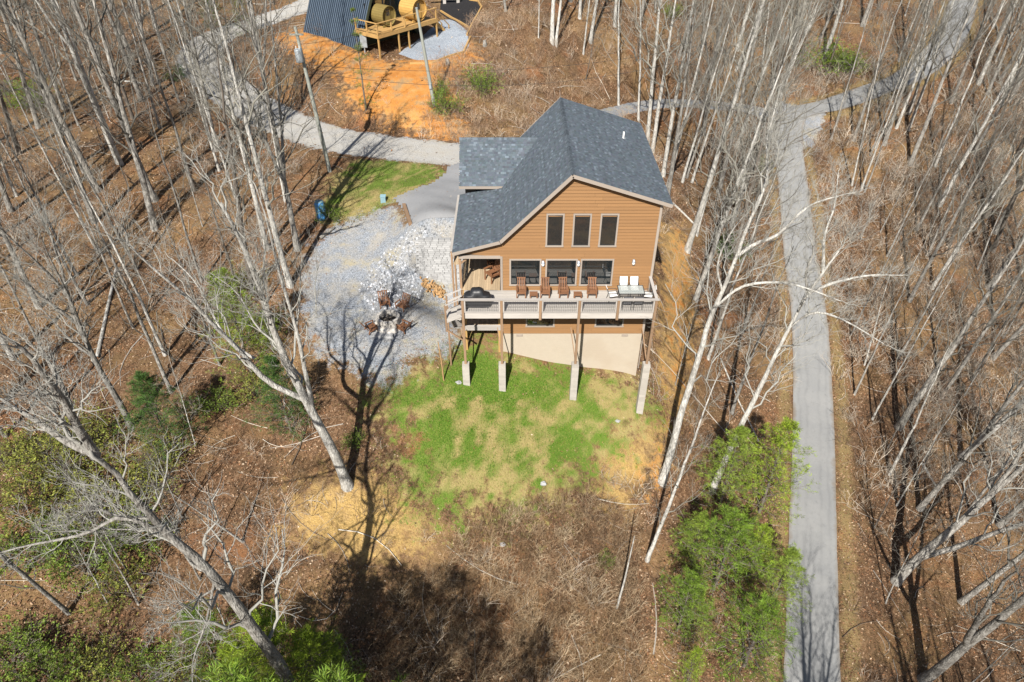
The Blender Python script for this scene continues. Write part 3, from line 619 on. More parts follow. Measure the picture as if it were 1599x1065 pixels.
# fascia boards on the front and rear rakes, eaves and wing
def fascia(a, b, w=.2, t=.035, off=(0,0,0)):
    g = Geo(); g.beam(np.array(a) + off, np.array(b) + off, t, w); rp('fascia', g, M_TRIM)
for y in (RY0, RY1):
    k_ = -.105
    fascia((EX + .01, y, EZ + k_), (RX, y, RZ + k_)); fascia((RX - .002, y, RZ + k_), (KX, y, KZ + k_))
    if y == RY0: fascia((KX - .002, y, KZ + k_), (PX - .01, y, PZ + k_))
fascia((EX - .03, RY0 + .03, EZ - .12), (EX - .03, RY1, EZ - .12), .18); fascia((PX + .03, RY0 + .03, PZ - .12), (PX + .03, WY0, PZ - .12), .18)
for y in (WY0 - .02, WY1 + .02): fascia((PX, y, WE - .1), (WVe, y, WE - .1), .18)
for s_, y0 in ((1, WY0), (-1, WY1)): fascia((PX + .03, y0, WE - .13), (PX + .03, WYR, WR - .13))
rp('soffit', Geo().hexa([(RX, RY0 + .04, RZ - .2), (EX, RY0 + .04, EZ - .16), (EX, FW, EZ - .16), (RX, FW, RZ - .2), (RX, RY0 + .04, RZ - .185), (EX, RY0 + .04, EZ - .145), (EX, FW, EZ - .145), (RX, FW, RZ - .185)]), M_SHEATH_SHADE)
# vent pipe
vp = at_y(988, 217, 42.0); vx = 7.0; vz = float(roof_z(vx)); g = Geo().lathe([(.001, .42), (.05, .42), (.05, .0), (.14, -.03), (.15, -.06)], 12, vx, 41.6, vz)
rp('vent_pipe', g, M_WHITE, smooth=True)
# wing walls, gable, and a dark garage door on the wing
part('wing_wall', B(PX + .35, XL, 41.0, 44.4, 5.5, WE - .05), M_SHEATH_SHADE, cabin)  # siding wall coloured dark to stand for the shade under the eave
g = Geo(); g.add([(PX + .33, 40.9, WE - .1), (PX + .33, WYR, WR - .25), (PX + .33, 44.45, WE - .1), (PX + .4, 40.9, WE - .1), (PX + .4, WYR, WR - .25), (PX + .4, 44.45, WE - .1)], np.array([(0,1,4,3),(1,2,5,4),(2,0,3,5)])); g.f += [np.array([(0,2,1)]), np.array([(3,4,5)])]; part('wing_gable', g, M_SIDING, cabin)
part('wing_door', B(PX + .31, PX + .35, 42.1, 43.1, 6.8, 8.9), M_OLIVE, cabin)
# a side door and dark window inside the porch
part('side_door', B(XL - .06, XL - .035, 38.2, 39.2, D + .02, D + 2.1), M_OLIVE, cabin)
part('side_window', B(XL - .06, XL - .035, 35.6, 37.0, D + .9, D + 2.0), M_GLASS, cabin)
# gutter spout at the right corner
part('downspout', Geo().tubes([[(XR + .1, FW + .25, zt(XR) - .1), (XR + .1, FW + .25, 6.0), (XR + .1, FW + .25, .6)]], [[.04, .04, .04]], 8), M_TRIM, cabin)
# wall lamps
for px_, py_ in ((848, 412), (903.5, 412), (989.5, 410)):
    p = at_y(px_, py_, FW - .14); t_ = thing('wall_lamp', 'small grey lantern on the cabin wall ' + {848: 'between the first and second tall deck windows', 903.5: 'between the second and third wide deck windows', 989.5: 'above the white dining chairs'}[px_], 'lamp', (p[0], FW - .14, p[2]), 'wall lanterns above the deck')
    part('back_plate', Geo().box(-.06, .06, .07, .11, -.1, .16), M_GALV, t_, False)
    part('shade', Geo().lathe([(.001, .22), (.05, .2), (.10, .06), (.105, .04)], 12), M_GALV, t_, False, True)
    part('globe', Geo().lathe([(.085, .04), (.095, -.05), (.07, -.14), (.001, -.17)], 12), M_WHITE, t_, False, True)

# ------------------------------------------------------------------ deck and porch
DX0, DX1, DY0 = -2.86, 8.22, 31.78
deck = thing('deck', 'raised weathered timber deck with mesh railing across the cabin front', 'deck', (2.7, 33, 3.0))
w_ = .14; y = DY0 + .02
while y < FW - .1:
    part('deck_board', B(DX0, DX1, y, y + w_ - .007, D - .035, D + random.uniform(-.002, .002)), M_DECK, deck); y += w_
x = -3.1; k_ = 0
while x < XL - .12:
    part('porch_board', B(x, x + w_ - .007, FW + .02, 40.8, D - .035, D + random.uniform(-.003, .003)), M_DECKY, deck); x += w_
part('rim_board', B(DX0 - .02, DX1 + .02, DY0 - .025, DY0 + .015, 6.58, D - .04), M_RAIL, deck)
for x in (DX0 - .02, DX1 - .02): part('rim_board', B(x, x + .04, DY0 + .02, FW, 6.58, D - .04), M_RAIL, deck)
part('rim_board', B(-3.12, -3.08, FW, 40.8, 6.6, D - .04), M_RAIL, deck)
for x in np.arange(DX0 + .4, DX1, .41): part('joist', B(x, x + .04, DY0 + .03, FW - .04, 6.68, D - .045), M_POST, deck)
part('beam', B(DX0, DX1, DY0 + .2, DY0 + .3, 6.4, 6.66), M_POST, deck)
RP = [DX0 + .05, -.60, 1.62, 3.84, 6.04, DX1 - .05]; RT = D + .98
for i, x in enumerate(RP):
    z0 = 3.25 if i in (0, 1, 3, 5) else 6.56
    part('post', B(x - .07, x + .07, DY0 - .17, DY0 - .03, z0, RT - .03), M_POST, deck)
part('top_rail', B(DX0 - .1, DX1 + .1, DY0 - .2, DY0 - .02, RT - .03, RT + .012), M_RAIL, deck)
PXs = DX1 - .05
part('top_rail', B(PXs - .08, PXs + .09, DY0 - .018, FW - .05, RT - .03, RT + .012), M_RAIL, deck)
part('post', B(PXs - .06, PXs + .06, FW - .2, FW - .06, 6.56, RT - .03), M_POST, deck)
def panel(a, b):
    a, b = np.array(a, float), np.array(b, float); g = Geo(); d = b - a; L_ = np.linalg.norm(d); d /= L_
    zl, zh = D + .09, RT - .09
    for z0 in (zl, zh): g.beam(a + (0,0,z0), b + (0,0,z0), .04, .065)
    for q in (a + d * .045, b - d * .045): g.beam(q + (0,0,zl + .045), q + (0,0,zh - .045), .08, .04, up=np.cross(d, (0,0,1)))
    p = part('railing_panel', g, M_RAIL, deck)
    m = Geo(); n = int(L_ / .1); lines = []
    for i in range(1, n): q = a + d * L_ * i / n; lines.append((q + (0,0,zl), q + (0,0,zh)))
    for z0 in np.arange(zl + .1, zh, .1): lines.append((a + (0,0,z0), b + (0,0,z0)))
    m.tubes(lines, np.full((len(lines), 2), .006), 4); m.v = [v - origin(deck) for v in m.v]
    o = link('wire_mesh', mesh('wire_mesh', m, M_MESH), p); o['kind'] = 'stuff'
for a, b in zip(RP[:-1], RP[1:]): panel((a + .075, DY0 - .1, 0), (b - .075, DY0 - .1, 0))
panel((PXs, DY0 - .02, 0), (PXs, FW - .22, 0))
# block piers under the posts, and knee braces
for i in (0, 1, 3, 5):
    x = RP[i]; gz = float(hz(x, DY0 - .1)); zz_ = 3.25; k_ = 0
    while zz_ > gz - .3:
        j = random.uniform(-.003, .003)
        part('pier_block', B(x - .21 + j, x + .21 + j, DY0 - .31, DY0 + .11, zz_ - .197, zz_), M_PIER, deck); zz_ -= .2
    part('brace', Geo().beam((x + .0, DY0 + .1, 3.35), (x - .28, DY0 + 1.2, 5.0), .05, .05), M_POST, deck)
# porch posts and side railing
for y in (34.2, 37.4, 40.6):
    part('post', B(-3.12, -2.98, y, y + .14, float(hz(-3.05, y)) - .3, 9.55), M_POST, deck)
part('knee_brace', Geo().beam((-3.05, 34.28, 8.7), (-2.4, 34.28, 9.3), .09, .09), M_POST, deck)
part('top_rail', B(-3.16, -3.0, 34.35, 40.6, RT - .03, RT + .012), M_RAIL, deck)
panel((-3.05, 34.4, 0), (-3.05, 37.35, 0)); panel((-3.05, 37.6, 0), (-3.05, 40.55, 0))
for x in np.arange(-3.72, -3.2, .14): part('porch_board', B(x, x + .133, 37.0, 44.6, D - .035, D + random.uniform(-.003, .003)), M_DECKY, deck)
for y in (37.0, 38.9, 41.4, 43.2, 44.5): part('post', B(-3.86, -3.74, y, y + .12, float(hz(-3.8, y)) - .3, RT - .03), M_POST, deck)
part('top_rail', B(-3.88, -3.72, 36.95, 44.7, RT - .03, RT + .012), M_RAIL, deck)
for y0, y1_ in ((37.12, 38.9), (39.02, 41.4), (41.52, 43.2), (43.32, 44.5)): part('middle_rail', B(-3.82, -3.78, y0, y1_, D + .42, D + .51), M_POST, deck)
# lower porch beneath
LZ = 4.35
x = -2.9
while x < -.85: part('lower_board', B(x, x + w_ - .007, 34.0, 40.0, LZ - .035, LZ), M_DECKY, deck); x += w_
part('lower_rim', B(-2.95, -.72, 33.95, 33.99, LZ - .32, LZ - .04), M_DECK, deck); part('lower_rail', B(-2.95, -.72, 33.9, 34.02, LZ + .02, LZ + .07), M_DECK, deck)
for x in (-2.95, -.86): part('post', B(x, x + .13, 34.03, 34.16, float(hz(x, 34.1)) - .3, D - .05), M_CEDAR, deck)
part('lower_shade_back', B(-2.9, -.72, 40.0, 40.1, 3.0, D - .05), M_SHEATH_SHADE, deck)  # dark sheet closing the back, its colour standing for shade under the porch
# stair at the end of the deck: a landing one step down, then a flight back along the porch to the gravel
LAND = D - .45; SX0, SX1 = DX0 - .95, DX0 - .06; SY1 = DY0 + .98
part('tread', B(DX0 - .34, DX0 - .04, DY0 + .02, SY1, D - .26, D - .22), M_RAIL, deck)
part('landing', B(SX0, DX0 - .07, DY0 + .0, SY1, LAND - .1, LAND), M_DECK, deck)
for y in (DY0 - .03, SY1): part('stringer', Geo().beam((SX1, y, D - .2), (SX0, y, LAND - .16), .04, .24), M_RAIL, deck)
for y in (DY0 - .03, SY1): part('post', B(SX0 - .06, SX0 + .04, y - .05, y + .05, float(hz(SX0, y)) - .3 if y > DY0 else LAND - .9, LAND + .95), M_POST, deck)
part('brace', Geo().beam((SX0, DY0 - .03, LAND - .8), (DX0 - .1, DY0 - .03, LAND - 1.5), .08, .08), M_POST, deck)
for y in (DY0 - .03, SY1):
    for h0, th in ((.95, .045), (.5, .09)): part('hand_rail', Geo().beam((SX1, y, D + h0), (SX0, y, LAND + h0), .09, th), M_RAIL, deck)
n_ = 14; ge = float(hz(SX0 + .4, SY1 + 3.4)); rise = (LAND - ge) / n_
for i in range(1, n_): part('tread', B(SX0, -3.2, SY1 + .02 + .25 * (i - 1), SY1 + .02 + .25 * i + .02, LAND - rise * i - .04, LAND - rise * i), M_RAIL, deck)
for x in (SX0, -3.2): part('stringer', Geo().beam((x, SY1, LAND - .2), (x, SY1 + .25 * (n_ - 1), ge + .05), .04, .26), M_RAIL, deck)

# ------------------------------------------------------------------ furniture
def slat_chair(name, label, group, loc, rz, recl=18, w=.56, low=False, first={}):
    key = 'low' if low else 'high'
    if key in first:
        t = copy_tree(first[key])
    else:
        t = thing(name, label, 'chair'); h = .3 if low else .42; bl = .78 if low else .72; sd_ = .5; c, s_ = math.cos(R(recl)), math.sin(R(recl))
        for x in (-w/2 + .03, w/2 - .03):
            part('leg', Geo().beam((x, -sd_/2, 0), (x, -sd_/2, h + .2), .045, .06), M_CHAIR, t, False)
            part('leg', Geo().beam((x, sd_/2 + .12, 0), (x, sd_/2 - .05, h + .2), .045, .06), M_CHAIR, t, False)
            part('arm', Geo().box(x - .05, x + .05, -sd_/2 - .06, sd_/2 + .05, h + .2, h + .225), M_CHAIR, t, False)
            part('side_rail', Geo().beam((x, -sd_/2 - .02, h - .03), (x, sd_/2 + .05, h - .12 if low else h - .05), .03, .08), M_CHAIR, t, False)
        for i in range(5): y0 = -sd_/2 - .04 + i * .105; dz = -.02 * i * (1.2 if low else .4); part('seat_slat', Geo().box(-w/2 + .02, w/2 - .02, y0, y0 + .09, h + dz, h + dz + .022), M_CHAIR, t, False)
        yb, zb = sd_/2 + .02, h - (.1 if low else .03)
        for i in range(5):
            x = (i - 2) * (w - .1) / 4.6; ln = bl - (abs(i - 2) * .05 if low else 0)
            part('back_slat', Geo().beam((x, yb, zb), (x + (x * .12 if low else 0), yb + s_ * ln, zb + c * ln), .07 if low else .055, .02, up=(0, -c, s_)), M_CHAIR, t, False)
        for q in (.25, .9) if low else (.1, .97):
            part('back_rail', Geo().beam((-w/2 + .02, yb + s_ * bl * q + .018, zb + c * bl * q), (w/2 - .02, yb + s_ * bl * q + .018, zb + c * bl * q), .02, .07), M_CHAIR, t, False)
        first[key] = t
    t.name = name; t.location = loc; t.rotation_euler = (0, 0, rz); t['label'] = label; t['category'] = 'chair'; t['group'] = group; return t
CH = [(813.5, 'brown slatted wooden chair below the first wide window, beside the porch opening'), (850, 'brown slatted chair standing between the round-edged side table and another chair'), (878, 'brown slatted wooden chair beneath the middle wide window'), (922, 'brown slatted wooden chair standing alone under the third wide window')]
for px_, lb in CH:
    p = at_z(px_, 455, D); slat_chair('deck_chair', lb, 'brown slatted deck chairs', (p[0], 33.3, D + .003), random.uniform(-.06, .06))
for px_, lb in ((832.5, 'small brown wooden side table between the first two deck chairs'), (900, 'small brown wooden side table between the third and fourth deck chairs')):
    p = at_z(px_, 455, D); t = thing('side_table', lb, 'table', (p[0], 33.1, D + .003), 'brown side tables on the deck')
    for i in range(4): part('table_slat', B(-.24, .24, -.2 + i * .1, -.11 + i * .1, .4, .425), M_CHAIR, t, False)
    for x in (-.2, .2):
        for y in (-.15, .15): part('leg', B(x - .025, x + .025, y - .025, y + .025, 0, .4), M_CHAIR, t, False)
    part('apron', Geo().box(-.22, .22, -.17, -.15, .34, .4).box(-.22, .22, .15, .17, .34, .4), M_CHAIR, t, False)
p = at_y(771, 440, 36.2); slat_chair('deck_chair', 'brown slatted chair inside the covered side porch', 'porch chairs', (-1.2, 35.15, D + .003), R(-50)).scale = (1.25, 1.25, 1.3)
slat_chair('deck_chair', 'brown slatted chair behind another one deep in the covered porch', 'porch chairs', (-1.15, 36.3, D + .003), R(-70)).scale = (1.2, 1.2, 1.25)
# patio dining set
tx = at_z(982, 462, D)[0]; t = thing('dining_table', 'glass topped patio table with dark frame at the end of the deck', 'table', (tx, 33.05, D + .003))
part('table_top', B(-.72, .72, -.42, .42, .70, .708), M_TGLASS, t, False)
fr = Geo().box(-.76, .76, -.46, -.42, .685, .715).box(-.76, .76, .42, .46, .685, .715).box(-.76, -.72, -.42, .42, .685, .715).box(.72, .76, -.42, .42, .685, .715); part('frame', fr, M_BLACK, t, False)
for x in (-.68, .68):
    for y in (-.38, .38): part('leg', Geo().beam((x, y, .69), (x * 1.02, y * 1.02, 0), .035, .035), M_BLACK, t, False)
def patio_chair(x, y, rz, label, mat, proto={}):
    if mat.name in proto: t = copy_tree(proto[mat.name])
    else:
        t = thing('patio_chair', label, 'chair')
        v = Geo(); n = 6
        for a0, b0, a1, b1 in ((-.23, .44, .24, .40), ):
            pass
        seat = Geo().hexa([(-.23,-.24,.43),(.23,-.24,.43),(.23,.22,.39),(-.23,.22,.39),(-.23,-.24,.45),(.23,-.24,.45),(.23,.22,.41),(-.23,.22,.41)]); part('seat', seat, mat, t, False)
        back = Geo().hexa([(-.23,.22,.40),(.23,.22,.40),(.23,.25,.40),(-.23,.25,.40),(-.23,.40,.98),(.23,.40,.98),(.23,.43,.98),(-.23,.43,.98)]); part('backrest', back, mat, t, False)
        for x_ in (-.25, .25):
            part('arm', Geo().tubes([[(x_, .34, .66), (x_, 0, .66), (x_, -.26, .62)]], [[.016]*3], 6), M_BLACK, t, False)
            part('leg', Geo().tubes([[(x_, -.26, .62), (x_, -.27, .3), (x_, -.28, 0)]], [[.016]*3], 6), M_BLACK, t, False)
            part('leg', Geo().tubes([[(x_, .42, .98), (x_, .2, .35), (x_, .28, 0)]], [[.016]*3], 6), M_BLACK, t, False)
        proto[mat.name] = t
    t.location = (x, y, D + .003); t.rotation_euler = (0, 0, rz); t['label'] = label; t['category'] = 'chair'; t['group'] = 'patio dining chairs'; return t
M_WEAVE = plain('dark_weave', (.10,.10,.11), .8, .9, 60, bump=.1)
patio_chair(tx - .32, 33.62, 0, 'white sling patio chair with its back to the cabin wall', M_WHITE); patio_chair(tx + .3, 33.62, 0, 'white sling patio chair with its back to the cabin wall', M_WHITE)
patio_chair(tx - 1.05, 33.0, R(97), 'white sling patio chair at the table end toward the wooden chairs', M_WHITE); patio_chair(tx + 1.0, 32.95, R(-95), 'white sling patio chair at the table end by the corner railing', M_WHITE)
patio_chair(tx - .33, 32.3, R(180), 'dark woven patio chair with its back to the mesh railing', M_WEAVE); patio_chair(tx + .31, 32.3, R(180), 'dark woven patio chair with its back to the mesh railing', M_WEAVE)
# covered grill
t = thing('grill', 'barbecue grill under a black cover in the deck corner', 'grill', (-2.0, 32.4, D + .003))
def cover_shape():
    g = Geo(); rings = [(.78,.33,.14),(.80,.35,.5),(.76,.34,.78),(.72,.33,.86),(.42,.32,.9),(.38,.30,1.08),(.30,.2,1.2),(.1,.06,1.23)]; v = []; n = 20
    for a, b, z_ in rings:
        for k in range(n):
            th = 2*math.pi*k/n; c_, s_ = math.cos(th), math.sin(th); q = (abs(c_)**4 + abs(s_)**4) ** -.25; w = 1 + .025 * math.sin(k * 2.7 + z_ * 9)
            v.append((a*c_*q*w, b*s_*q*w, z_ + .012 * math.sin(k*1.9)))
    f = [(i*n+j, i*n+(j+1) % n, (i+1)*n+(j+1) % n, (i+1)*n+j) for i in range(len(rings)-1) for j in range(n)]
    g.add(v, np.array(f)); g.f.append(np.array([[(len(rings)-1)*n + j for j in range(n)]])); return g
part('cover', cover_shape(), M_COVER, t, False, True)
for x in (-.6, .6):
    for y in (-.25, .25): part('wheel', Geo().lathe([(.001,-.02),(.06,-.02),(.06,.02),(.001,.02)], 12, x, y, .06, axis=0), M_BLACK, t, False)
for x in (-.6, .6): part('leg', Geo().box(x - .03, x + .03, -.25, .25, .08, .2), M_GREYMET, t, False)

# ------------------------------------------------------------------ fire pit, gravel yard
fp = ground(607, 503); t = thing('fire_pit', 'round stone fire pit ring with charred logs on the gravel', 'fire pit', fp)
part('hearth', Geo().lathe([(.001,.10),(.9,.10),(1.02,.06),(1.06,-.2)], 24), M_STONE, t, False, True)
sb_ = Geo().hexa([(-.15,-.1,0),(.15,-.1,0),(.12,.1,0),(-.12,.1,0),(-.145,-.09,.2),(.145,-.09,.2),(.115,.09,.2),(-.115,.09,.2)]); sm = mesh('stone', sb_, M_STONE)
for rr, n_, z0 in ((.68, 13, .09), (.66, 13, .28)):
    for i in range(n_):
        a = 2*math.pi*(i + .5*(z0 > .2))/n_; o = link('ring_stone', sm, t, (rr*math.cos(a), rr*math.sin(a), z0)); o.rotation_euler = (0, 0, a + math.pi/2 + random.uniform(-.08,.08)); o.scale = (1.05, 1, random.uniform(.9,1.08))
part('ash_bed', Geo().lathe([(.001,.2),(.45,.17),(.57,.14)], 16), M_ASH, t, False)
for i in range(5):
    a = random.uniform(0, 6.28); part('charred_log', Geo().tubes([[(-.35*math.cos(a), -.35*math.sin(a), .2), (.35*math.cos(a), .35*math.sin(a), .3+.05*i)]], [[.05,.045]], 7), M_BARKD, t, False)
FC = [((601,478), 200, 'low brown fireside chair, its back to the white rock slope'), ((628,482), 150, 'low brown fireside chair between the fire pit and the firewood pile'), ((581,516), 70, 'low brown fireside chair on the tree-shadowed gravel facing the pit'), ((630,515), -55, 'low brown fireside chair on the stair side of the pit')]
for (px_, py_), az, lb in FC:
    p = ground(px_, py_); dv = fp - p; rz = math.atan2(dv[1], dv[0]) + math.pi/2
    slat_chair('fireside_chair', lb, 'chairs round the fire pit', (p[0], p[1], p[2] + .0), rz, 30, .68, True)
p = ground(597, 524); solo('stone_slab', Geo().hexa([(-.75,-.2,-.05),(.75,-.25,-.05),(.7,.2,-.05),(-.7,.22,-.05),(-.73,-.18,.12),(.72,-.22,.13),(.67,.18,.12),(-.68,.2,.12)]), M_WALLBLK, 'pale flat stone slab lying beside the fire pit', 'stone').location = p
# retaining wall of stacked pale blocks
wl = thing('retaining_wall', 'stacked pale block retaining wall below the driveway apron', 'wall', (-4.7, 40.7, 3.3))
bm_ = {}
def blockmesh(w):
    if w not in bm_: bm_[w] = mesh('wall_block', Geo().hexa([(0,-.16,0),(w-.014,-.16,0),(w-.014,.16,0),(0,.16,0),(.008,-.15,.138),(w-.022,-.15,.138),(w-.022,.15,.138),(.008,.15,.138)]), M_WALLBLK)
    return bm_[w]
zc = 3.1; row = 0
part('core', B(-6.6, -2.75, 40.72, 41.0, 3.0, 6.45), M_STONE, wl)
while zc < 6.62:
    x = -6.75 + (row % 2) * .2 + (zc - 3.1) * .05
    while x < -2.75:
        w = random.choice((.3, .42, .42, .55)); o = link('wall_block', blockmesh(w), wl, (x + 4.7, 40.62 - 40.7 + (zc - 3.1) * .035 + random.choice((0, 0, 0, .02, -.02)), zc - 3.3)); o.rotation_euler = (0, 0, random.uniform(-.02, .02)); x += w
    zc += .15; row += 1
# firewood
p0 = ground(676, 452); t = thing('firewood_pile', 'low heap of split yellow firewood on the gravel', 'firewood', p0)
lm = mesh('log', Geo().tubes([[(0,-.2,0),(0,.2,0)]], [[.075,.07]], 5), M_LOG)
lm2 = Geo().tubes([[(0,-.2,0),(0,.2,0)]], [[.075,.07]], 5); lm2.f.append(np.array([[0,1,2,3,4]])); lm2.f.append(np.array([[9,8,7,6,5]])); lm = mesh('log', lm2, M_LOG)
for i in range(64):
    lay = 0 if i < 26 else (1 if i < 48 else 2); x = random.uniform(-.85, .85) * (1 - .16 * lay); y = random.uniform(-.3, .3) * (1 - .2 * lay)
    gz = float(hz(p0[0] + x, p0[1] + y)) - p0[2]; o = link('log', lm, t, (x, y, gz + .05 + lay * .12)); o.rotation_euler = (random.uniform(-.3,.3), random.uniform(0,3), random.gauss(0, .5)); o.scale = (random.uniform(.7,1.2),)*3
# blue barrel, pale box, railway sleeper, log, leaning stake
p = ground(503, 341); t = thing('barrel', 'blue plastic barrel with a dark lid beside the small evergreen bush', 'barrel', p)
part('drum', Geo().lathe([(.001,-.05),(.33,-.05),(.36,.1),(.37,.3),(.345,.34),(.37,.38),(.37,.85),(.345,.89),(.37,.93),(.36,1.25),(.30,1.38)], 20), M_BLUE, t, False, True)
part('lid', Geo().lathe([(.30,1.38),(.29,1.42),(.001,1.43)], 20), MATS['pale_blue_paint'], t, False, True); part('band', Geo().lathe([(.375,.6),(.385,.61),(.385,.66),(.375,.67)], 20), M_LBLUE, t, False)
p = ground(599, 315); t = thing('utility_box', 'small pale blue utility box on the grass by the apron', 'box', p)
part('casing', Geo().hexa([(-.2,-.15,-.1),(.2,-.15,-.1),(.2,.15,-.1),(-.2,.15,-.1),(-.18,-.13,.42),(.18,-.13,.42),(.18,.15,.5),(-.18,.15,.5)]), M_LBLUE, t, False); part('lid', Geo().hexa([(-.21,-.16,.42),(.21,-.16,.42),(.21,.18,.5),(-.21,.18,.5),(-.21,-.16,.45),(.21,-.16,.45),(.21,.18,.53),(-.21,.18,.53)]), M_LBLUE, t, False)
a, b = ground(631, 322), ground(641, 352); g = Geo().beam(a + (0,0,.12), b + (0,0,.12), .24, .24); solo('timber_sleeper', g, M_POST, 'weathered timber sleeper lying at the corner of the apron', 'timber', loc=tuple(a))
a, b = ground(500, 374), ground(522, 357); g = Geo().tubes([[a + (0,0,.1), (a+b)/2 + (0,0,.12), b + (0,0,.1)]], [[.13,.12,.1]], 9); solo('fallen_log', g, M_BARK, 'short weathered log at the edge of the gravel by the barrel', 'log', smooth=True, loc=tuple(a))
a = ground(693, 594); b = at_y(684, 534, a[1]); g = Geo().tubes([[a - (0,0,.2), (a+b)/2 + (.03,0,0), b]], [[.045,.04,.03]], 7); solo('stake', g, M_LOG, 'thin leaning wooden stake at the lawn edge', 'stake', smooth=True, loc=tuple(a))
for px_, py_, s_, lb in ((716, 597, .3, 'pale stone lying near the outer deck pier'), (785, 850, .22, 'white stone in the brown brush below the lawn'), (848, 755, .3, 'flat pale stone at the lower lawn edge'), (965, 657, .25, 'small pale stone on the dry lawn corner')):
    p = ground(px_, py_); v, f = tubes([[(0,0,-.1),(0,0,.04),(.02,0,.12),(.02,0,.13)]], [[s_*.55,s_*.6,s_*.35,.01]], 7); v *= (1.3, .9, .6); v += rng.normal(0, .025, v.shape)
    o = solo('stone', Geo().add(v, f), M_WALLBLK, lb, 'stone'); o.location = p

# ------------------------------------------------------------------ the A-frame up the bank, its deck, saunas
fa = np.array([.78, -.62, 0]); fa /= np.linalg.norm(fa); fb = np.array([-fa[1], fa[0], 0]); UPV = np.array([0, 0, 1.0])
C0 = ground(595, 93); AG = C0[2]; DF = AG + 2.25                    # deck floor height
def af(a, b, z): return C0 * (1, 1, 0) + fa * a + fb * b + UPV * z
def obox(a0, a1, b0, b1, z0, z1):
    return Geo().hexa([af(a0,b0,z0), af(a1,b0,z0), af(a1,b1,z0), af(a0,b1,z0), af(a0,b0,z1), af(a1,b0,z1), af(a1,b1,z1), af(a0,b1,z1)])
frame = thing('a_frame_cabin', 'dark A-frame cabin with ribbed metal roof above the orange clay bank', 'cabin', tuple(af(-7.5, 3.9, AG)))
AW0, AW1, ARB, AZ0, AZ1, AB = -3.5, -12.0, 4.0, AG + .45, AG + 8.6, -.1
for bb in (AB, 2*ARB - AB):
    p00, p01, p10, p11 = af(AW0 + .6, bb, AZ0), af(AW1, bb, AZ0), af(AW0 + .6, ARB, AZ1), af(AW1, ARB, AZ1); n_ = np.cross(p01 - p00, p10 - p00); n_ /= np.linalg.norm(n_); n_ *= 1 if n_ @ (fb * (bb - ARB)) > 0 else -1
    if n_[2] < 0: n_ = -n_
    o = part('roof_slope', Geo().hexa([p00 - n_*.12, p01 - n_*.12, p11 - n_*.12, p10 - n_*.12, p00, p01, p11, p10]), M_DROOF, frame)
    for i in range(31):
        q0 = p00 + (p01 - p00) * (i + .5) / 31; q1 = p10 + (p11 - p10) * (i + .5) / 31
        gg = Geo().beam(q0 + n_*.018, q1 + n_*.018, .05, .034, up=n_); gg.v = [v - origin(frame) for v in gg.v]; link('rib', mesh('rib', gg, M_RIB), o)
    part('eave_trim', Geo().beam(p00 - n_*.06 + (0,0,-.02), p01 - n_*.06 + (0,0,-.02), .1, .2), M_OLIVE, frame)
    part('rake_trim', Geo().beam(p00 - n_*.06 + fa*.03, p10 - n_*.06 + fa*.03, .05, .26, up=n_), M_OLIVE, frame)
tri = [af(AW0, AB + .2, AZ0), af(AW0, 2*ARB - AB - .2, AZ0), af(AW0, ARB, AZ1 - .3)]; g = Geo(); g.add(tri + [p - fa*.15 for p in tri], np.array([(0,1,2),(5,4,3)])); part('gable_wall', g, M_OLIVE, frame)
tri = [af(AW1 + .2, AB + .2, AZ0), af(AW1 + .2, 2*ARB - AB - .2, AZ0), af(AW1 + .2, ARB, AZ1 - .3)]; g = Geo(); g.add(tri + [p - fa*.15 for p in tri], np.array([(0,1,2),(5,4,3)])); part('gable_wall', g, M_OLIVE, frame)
for b0, b1, z0, z1 in ((1.6, 2.9, 0, 2.1), (3.0, 4.0, 0, 2.2), (4.1, 5.0, 0, 2.2), (5.1, 6.4, .1, 2.1), (2.9, 3.95, 2.4, 4.2), (4.1, 5.1, 2.4, 4.2)):
    w = part('window', obox(AW0 + .01, AW0 + .06, b0, b1, DF + z0, DF + z1), M_BLACK, frame); gg = obox(AW0 + .065, AW0 + .075, b0 + .07, b1 - .07, DF + z0 + .07, DF + z1 - .07); gg.v = [v - origin(frame) for v in gg.v]; link('pane', mesh('pane', gg, M_GLASS), w)
part('plinth', obox(AW1 + .3, AW0 - .1, .4, 7.6, AG - 1, AZ0 + .1), M_CEDAR, frame)
td = thing('timber_deck', 'new yellow timber deck on posts in front of the dark A-frame', 'deck', tuple(af(-1.7, 4, AG)))
a = -3.45
while a < -.1: part('deck_board', obox(a, a + .134, 0, 8.3, DF - .035, DF), M_CEDAR, td); a += .14
for a0, a1, b0, b1 in ((-.06, -.02, -.04, 8.34), (-3.45, -.07, -.04, 0), (-3.45, -.07, 8.3, 8.34)): part('rim_board', obox(a0, a1, b0, b1, DF - .34, DF - .04), M_CEDAR, td)
for b in (0, 2.7, 4.1, 8.2):
    q = af(-.1, b, 0); part('post', obox(-.2, -.07, b, b + .13, float(hz(q[0], q[1])) - .3, DF - .35), M_CEDAR, td)
for b in (0, 1.85, 3.7, 5.6, 8.2): part('rail_post', obox(-.19, -.08, b + .01, b + .12, DF, DF + 1.0), M_CEDAR, td)
part('top_rail', obox(-.22, -.05, -.05, 8.4, DF + 1.0, DF + 1.05), M_CEDAR, td)
for b0, b1 in ((.15, 1.83), ): part('bottom_rail', obox(-.16, -.1, b0, b1, DF + .1, DF + .18), M_CEDAR, td)
for a in (-3.3, -1.7): part('rail_post', obox(a, a + .1, .01, .12, DF, DF + 1.0), M_CEDAR, td)
part('top_rail', obox(-3.4, -.23, -.03, .14, DF + 1.0, DF + 1.05), M_CEDAR, td); part('bottom_rail', obox(-3.2, -.2, .04, .1, DF + .1, DF + .18), M_CEDAR, td)
